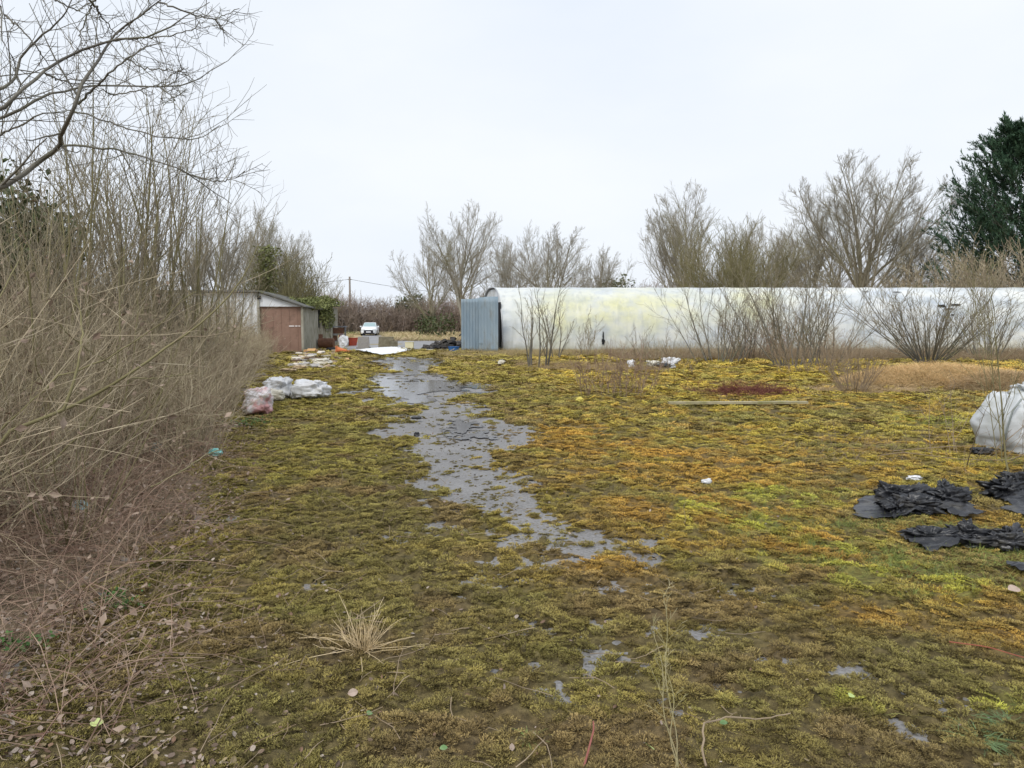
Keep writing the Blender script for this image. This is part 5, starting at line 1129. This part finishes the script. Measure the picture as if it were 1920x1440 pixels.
LC = np.array([(.30, .22, .17), (.42, .33, .27), (.20, .14, .10), (.50, .42, .35), (.24, .15, .10), (.36, .28, .16)])
n1_ = 15000; y1_ = 2.0 + 9 * rng.random(n1_) ** 1.3; x1_ = -edgeX(y1_) + .55 * (2.4 - y1_).clip(-1, 1) + rng.uniform(-2.8, 1.3, n1_) * 1.0
n2_ = 1300; a_ = rng.uniform(-.72, .72, n2_); r_ = 2.1 + 11 * rng.random(n2_) ** 1.4; x2_, y2_ = r_ * np.sin(a_), r_ * np.cos(a_); k = (x2_ < .5 - .12 * y2_) | (rng.random(n2_) < .28); x2_, y2_ = x2_[k], y2_[k]
n3_ = 1800; y3_ = 2.1 + rng.random(n3_) * 1.9; x3_ = -1.9 + rng.normal(size=n3_) * .55 + (y3_ - 2.1) * -.2
x = np.concatenate([x1_, x2_, x3_]); y = np.concatenate([y1_, y2_, y3_]); n = len(x)
zl = gh(x, y) + np.where(zone_moss(x, y) > .4, cushion(x, y) + .004, .012)
s_ = rng.uniform(.012, .034, n); cc = .8 * LC[rng.integers(0, 6, n)] * rng.uniform(.7, 1.2, n)[:, None]
scatter_obj('leaf_litter', np.zeros((0, 3)), None, None, None, np.stack([x, y, zl], -1), np.stack([rng.normal(size=n) * .45, rng.normal(size=n) * .45, rng.uniform(0, 6.28, n)], -1), np.stack([s_] * 3, -1), rng.integers(0, 5, n), cc, lv,
            'curled dead brown and pinkish leaves under the thicket and over the moss', 'leaves')
# pebbles and crumbs on the bare tarmac
def pebble(k):
    v, f = crumple(200 + k, (1, .8, .6), amp=.25, nx=8, ny=6); return make_mesh('pebble_piece', v, [f], [lit_mat], smooth=True)
n = 9000; a_ = rng.uniform(-.35, .45, n); r_ = 3 + 22 * rng.random(n) ** 1.0; x, y = r_ * np.sin(a_), r_ * np.cos(a_); k = bare(x, y) > -.05; x, y = x[k], y[k]; n = len(x); s_ = rng.uniform(.006, .028, n)
PC = np.array([(.16, .13, .08), (.10, .08, .05), (.36, .34, .31), (.20, .17, .07)])
scatter_obj('stones', np.zeros((0, 3)), None, None, None, np.stack([x, y, gh(x, y) - .012], -1), np.stack([x * 0, x * 0, rng.uniform(0, 6.28, n)], -1), np.stack([s_] * 3, -1), rng.integers(0, 4, n), PC[rng.integers(0, 4, n)], [pebble(k) for k in range(4)], 'small crumbs of moss and stone on the bare tarmac', 'stones')
# fallen twigs
rng = np.random.default_rng(20); n = 700; a_ = rng.uniform(-.72, .3, n); r_ = 2.2 + 6 * rng.random(n); x, y = r_ * np.sin(a_), r_ * np.cos(a_); k = (x < -.1 * y) | (rng.random(n) < .3); x, y = x[k], y[k]; n = len(x)
P, R, L = grow(rng, np.stack([x, y, gh(x, y) + cushion(x, y) + .008], -1), np.stack([rng.normal(size=n), rng.normal(size=n), rng.normal(size=n) * .12], -1), rng.uniform(.06, .32, n), .0022, .0012, 5, .14, 0)
link('fallen_twigs', make_mesh('fallen_twigs', *(lambda v_, f_: (v_, [f_]))(*tubes(P, R, 3)), [M['bark_tan']]), label='thin broken twigs lying over the moss near the camera', cat='twigs', kind='stuff')
# green grass blades among the moss on the right
rng = np.random.default_rng(24); gm = attr_mat('grass_blades', 'INSTANCER', root=(.12, .13, .05), rough=.6)
gvv = [blades(np.random.default_rng(500 + q), 16, .05, .05, .13, .0022, .9, K=4, droop=.3, name='grass_piece', material=gm) for q in range(3)]
xs, ys = [], []
for sx, sy, p_, q_ in _gsw: m_ = int(110 * p_ * q_ / .15); xs.append(sx + rng.normal(size=m_) * p_ * .6); ys.append(sy + rng.normal(size=m_) * q_ * .8)
for a, b_, m_ in ((1300, 945, 30), (1740, 1040, 90), (1840, 1050, 90), (1700, 975, 60), (1620, 985, 50), (1900, 1010, 70), (1660, 1050, 60), (1620, 990, 50), (1700, 992, 60), (1780, 990, 50), (1720, 1058, 60), (1790, 1058, 60), (1880, 1052, 60), (1860, 868, 40), (1900, 870, 40), (1560, 860, 10), (640, 1180, 4)):
    q = G(a, b_); xs.append(q[0] + rng.normal(size=m_) * .22); ys.append(q[1] + rng.normal(size=m_) * .12)
x = np.concatenate(xs); y = np.concatenate(ys); k = rng.random(len(x)) < .6; x, y = x[k], y[k]; n = len(x); s_ = rng.uniform(.3, .8, n)
GC = np.array([(.34, .42, .08), (.42, .46, .10), (.24, .36, .09), (.48, .46, .14)])
scatter_obj('green_grass', np.zeros((0, 3)), None, None, None, np.stack([x, y, gh(x, y) + .02], -1), np.stack([x * 0, x * 0, rng.uniform(0, 6.28, n)], -1), np.stack([s_] * 3, -1), rng.integers(0, 3, n), GC[rng.integers(0, 4, n)], gvv, 'bright green grass growing through the moss on the right', 'grass')
# dry stems standing in the right of the yard
undergrowth('dry_weed_stems', 260, lambda r_, n: (G(1640, 850)[0] + r_.normal(size=n) * .75, G(1640, 850)[1] + r_.normal(size=n) * .7), .08, .32, .0022, 'bark_tan', 'short dry weed stems scattered in the moss left of the bulk bag', 71, ntw=4, tilt=(.2, 1.3), droop=.05)

def stemthing(name, px, py, lab, cat, build, material, group=None):
    p = G(px, py); p[2] = gh(p[0], p[1]) + .02; v, f = build(); return link(name, make_mesh(name, v, [f], material if isinstance(material, list) else [material]), loc=p, label=lab, cat=cat, group=group)
def tuss(seed, n, h, r, spread, lean, droop, K=7):
    def b():
        rg_ = np.random.default_rng(seed); a = rg_.uniform(0, 6.283, n); rr = spread * np.sqrt(rg_.random(n)); p = np.stack([rr * np.cos(a), rr * np.sin(a), np.zeros(n) - .01], -1)
        d = np.stack([np.cos(a) * lean * rg_.random(n) * 1.6, np.sin(a) * lean * rg_.random(n) * 1.6, np.ones(n)], -1); P, R, _ = grow(rg_, p, d, rg_.uniform(h * .35, h, n), r, r * .4, K, .12, -droop)
        P[..., 2] = np.maximum(P[..., 2], .012); return tubes(P, R, 3)
    return b
stemthing('dry_tussock', 682, 1225, 'pale dry grass tussock standing alone in the dark moss near the camera', 'grass', tuss(1, 75, .27, .0015, .035, .6, .05), M['straw_bright'])
stemthing('dry_tussock', 675, 1228, 'flattened dry blades spreading from the foot of the pale tussock', 'grass', tuss(2, 30, .36, .0020, .03, 2.2, .08), M['straw_bright'])
stemthing('grass_tuft', 992, 1395, 'small yellow green grass tuft near the bottom edge', 'grass', tuss(3, 34, .085, .0014, .02, .8, .25), mat('tuft_grass', (.40, .40, .15), (.18, .30, .08), 30, coords='W'))
def tallweed():
    rg_ = np.random.default_rng(4); P = []
    for k, (dx, h_) in enumerate(((.0, .62), (-.03, .50), (.02, .40))):
        q = np.linspace(0, 1, 14); P.append(np.stack([dx * q + .012 * np.sin(q * 9 + k) - .05 * q, .01 * np.cos(q * 7) + .05 * q, q * h_], -1))
    P = np.array(P); R = np.linspace(.0026, .0009, 14)[None].repeat(3, 0)
    P1, R1, L1 = spawn(rg_, P, R, np.array([.6, .5, .4]), 9, .35, 1, 20, 50, .18, .5, .0010, 5, .1, .03, .3); P2_, R2_, _ = spawn(rg_, P1, R1, L1, 3, .3, 1, 20, 50, .4, .7, .0012, 3, .1, 0, .2)
    return cat_t([tubes(P, R, 5), tubes(P1, R1, 3), tubes(P2_, R2_, 3)])
stemthing('weed_stem', 1268, 1455, 'tall thin dry weed stem standing at the bottom edge', 'weed', tallweed, mat('weed_olive', (.34, .31, .15), (.44, .38, .22), 8, coords='W'))
def twig():
    P, _ = resamp([(-.19, -.16, .01), (-.175, -.06, .06), (-.16, -.02, .09), (-.05, .03, .085), (.08, .06, .06), (.22, .12, .05)], 18); P += np.random.default_rng(3).normal(size=P.shape) * .002; P = P[None]
    R = np.linspace(.0045, .0022, 18)[None]; P1, R1, _ = spawn(np.random.default_rng(5), P, R, np.array([.45]), 6, .2, .9, 30, 60, .12, .5, .0015, 4, .1, 0); return cat_t([tubes(P, R, 6), tubes(P1, R1, 3)])
stemthing('fallen_twig', 1395, 1400, 'pale bent twig lying on the moss at the bottom edge', 'twig', twig, M['bark_tan'])
def redstem(): P, _ = resamp([(-.04, -.10, .0), (-.01, -.03, .05), (.012, .02, .09), (.012, .04, .11)], 12); return tubes(P[None], np.linspace(.0045, .003, 12)[None], 6)
stemthing('red_cane', 1108, 1425, 'short curved red stem at the bottom edge', 'stem', redstem, mat('red_cane', (.32, .12, .10), (.22, .08, .06), 20))
def redstem2(): P, _ = resamp([(-.12, .10, .05), (0, 0, .07), (.12, -.07, .05), (.3, -.05, .03)], 12); return tubes(P[None], np.linspace(.0025, .0015, 12)[None], 4)
stemthing('red_runner', 1850, 1245, 'thin red runner lying in the moss at the lower right', 'stem', redstem2, mat('red_runner', (.40, .12, .08)))
def leafm(L_, W_, tilt, az):
    def b():
        n = 9; t_ = np.linspace(0, 1, n); w_ = np.sin(t_ * math.pi) ** .7 * W_; V = []
        for q in range(n): V += [((t_[q] - .5) * L_, -w_[q], abs(w_[q]) * .25), ((t_[q] - .5) * L_, 0, 0), ((t_[q] - .5) * L_, w_[q], abs(w_[q]) * .25)]
        V = np.array(V); ca, sa, ct, st_ = math.cos(az), math.sin(az), math.cos(tilt), math.sin(tilt)
        V = np.stack([V[:, 0], V[:, 1] * ct - V[:, 2] * st_, V[:, 1] * st_ + V[:, 2] * ct], -1); V = np.stack([V[:, 0] * ca - V[:, 1] * sa, V[:, 0] * sa + V[:, 1] * ca, V[:, 2] + .05], -1)
        return V, np.array([[q * 3 + c_, q * 3 + c_ + 1, q * 3 + c_ + 4, q * 3 + c_ + 3] for q in range(n - 1) for c_ in (0, 1)])
    return b
M['lime_leaf'] = mat('pale_green_leaf', (.50, .56, .22), (.40, .50, .18), 40, rough=.5, coords='W'); M['fresh_leaf'] = mat('fresh_green_leaf', (.18, .28, .12), (.12, .22, .08), 40, rough=.5, coords='W'); M['pink_leaf'] = mat('dry_pinkish_leaf', (.50, .40, .33), (.38, .28, .22), 30, coords='W')
for px, py, L_, W_, ti, az, mt_, lab in ((1217, 1432, .05, .017, .7, 2.1, 'lime_leaf', 'pale lime green oval leaf at the bottom edge beside the weed stem'), (1356, 1385, .035, .012, .3, .3, 'fresh_leaf', 'small fresh green leaf above the bent twig'), (693, 1368, .028, .012, .4, 1.2, 'fresh_leaf', 'small fresh green leaf below the pale tussock'),
                                     (832, 1436, .03, .012, .3, .2, 'fresh_leaf', 'small green leaf at the bottom edge left of the grass tuft'), (662, 1328, .045, .016, .9, .5, 'pink_leaf', 'upturned dry pinkish leaf below the tussock'), (742, 1332, .04, .016, .9, 2.5, 'pink_leaf', 'dry pinkish leaf right of the other upturned leaf'),
                                     (183, 1388, .05, .018, .5, .2, 'lime_leaf', 'yellow green leaf in the moss at the lower left'), (1595, 1332, .03, .014, .3, .7, 'lime_leaf', 'yellow green leaf in the moss at the lower right'), (945, 1315, .04, .01, 1.2, 1.4, 'pink_leaf', 'narrow brown leaf standing in the moss below the middle'),
                                     (1900, 1125, .08, .03, .4, .2, 'pink_leaf', 'broad dead leaf in the moss at the right edge')):
    stemthing('leaf', px, py, lab, 'leaf', leafm(L_, W_, ti, az), M[mt_])
def weedp(seed, n, h, sp, size):
    def b():
        rg_ = np.random.default_rng(seed); C = np.stack([rg_.normal(size=n) * sp, rg_.normal(size=n) * sp * .7, rg_.uniform(.2, 1, n) * h], -1); return leaf_cards(rg_, C, size, up=1.2, aspect=.55)
    return b
stemthing('green_weed', 225, 1150, 'low leafy green weed under the brambles at the lower left', 'weed', weedp(1, 150, .12, .055, .013), M['green_leaf'])
stemthing('green_weed', 30, 1228, 'low leafy green weed at the left edge', 'weed', weedp(2, 110, .08, .07, .014), M['green_leaf'])
stemthing('green_weed', 470, 800, 'green weed leaves at the foot of the pink bag', 'weed', weedp(3, 160, .12, .16, .02), M['green_leaf'])
0 and stemthing('green_weed', 300, 1000, 'small green leaves in the brambles below the blue wrapper', 'weed', weedp(4, 120, .12, .2, .012), M['green_leaf'])
stemthing('green_grass_clump', 1835, 1395, 'dark blue green grass clump in the lower right corner', 'grass', tuss(6, 110, .12, .0016, .07, 1.7, .30), mat('blue_green_grass', (.12, .18, .08), (.18, .25, .11), 30, coords='W'))
stemthing('green_grass_clump', 1890, 1370, 'second dark green grass clump in the lower right corner nearest the edge', 'grass', tuss(7, 80, .11, .0016, .06, 1.7, .30), mat('blue_green_grass', (.12, .18, .08), (.18, .25, .11), 30, coords='W'))
def arch(): P, _ = resamp([(-1.1, .3, .02), (-.9, .1, .10), (-.5, -.35, .10), (-.1, -.5, .12), (.3, -.4, .22), (.7, -.3, .3)], 22); P1, _ = resamp([(-.95, .2, .1), (-.4, .12, .16), (.1, .1, .18)], 22); return tubes(np.array([P, P1]), np.linspace(.005, .003, 22)[None].repeat(2, 0), 5)
stemthing('arching_cane', 1850, 870, 'long pale arching cane lying in front of the white bulk bag', 'cane', arch, M['bark_tan'])

# screening growth in front of the left part of the shed
scr = shrub_parts(151, 3.0, n=26, spread=.5, r=.018, base=.9, tw=.006, n1=9, n2=6, mt='bark_olive')
for px, Y, h_, lab in ((405, 34, 1.0, 'bare bush hiding the left end of the white shed wall'), (436, 33, .62, 'bare bush before the middle of the white shed wall'), (458, 31, .42, 'bare bush below the corner post of the shed'), (478, 35, .36, 'low bare bush at the left foot of the brown door'), (505, 36, .25, 'small dry bush before the brown door')):
    p = D(px, 603, Y); p[2] = 0; plant('screening_bush', scr, ST, p, lab, 'bush', 'bushes screening the shed', px * .9, h_)
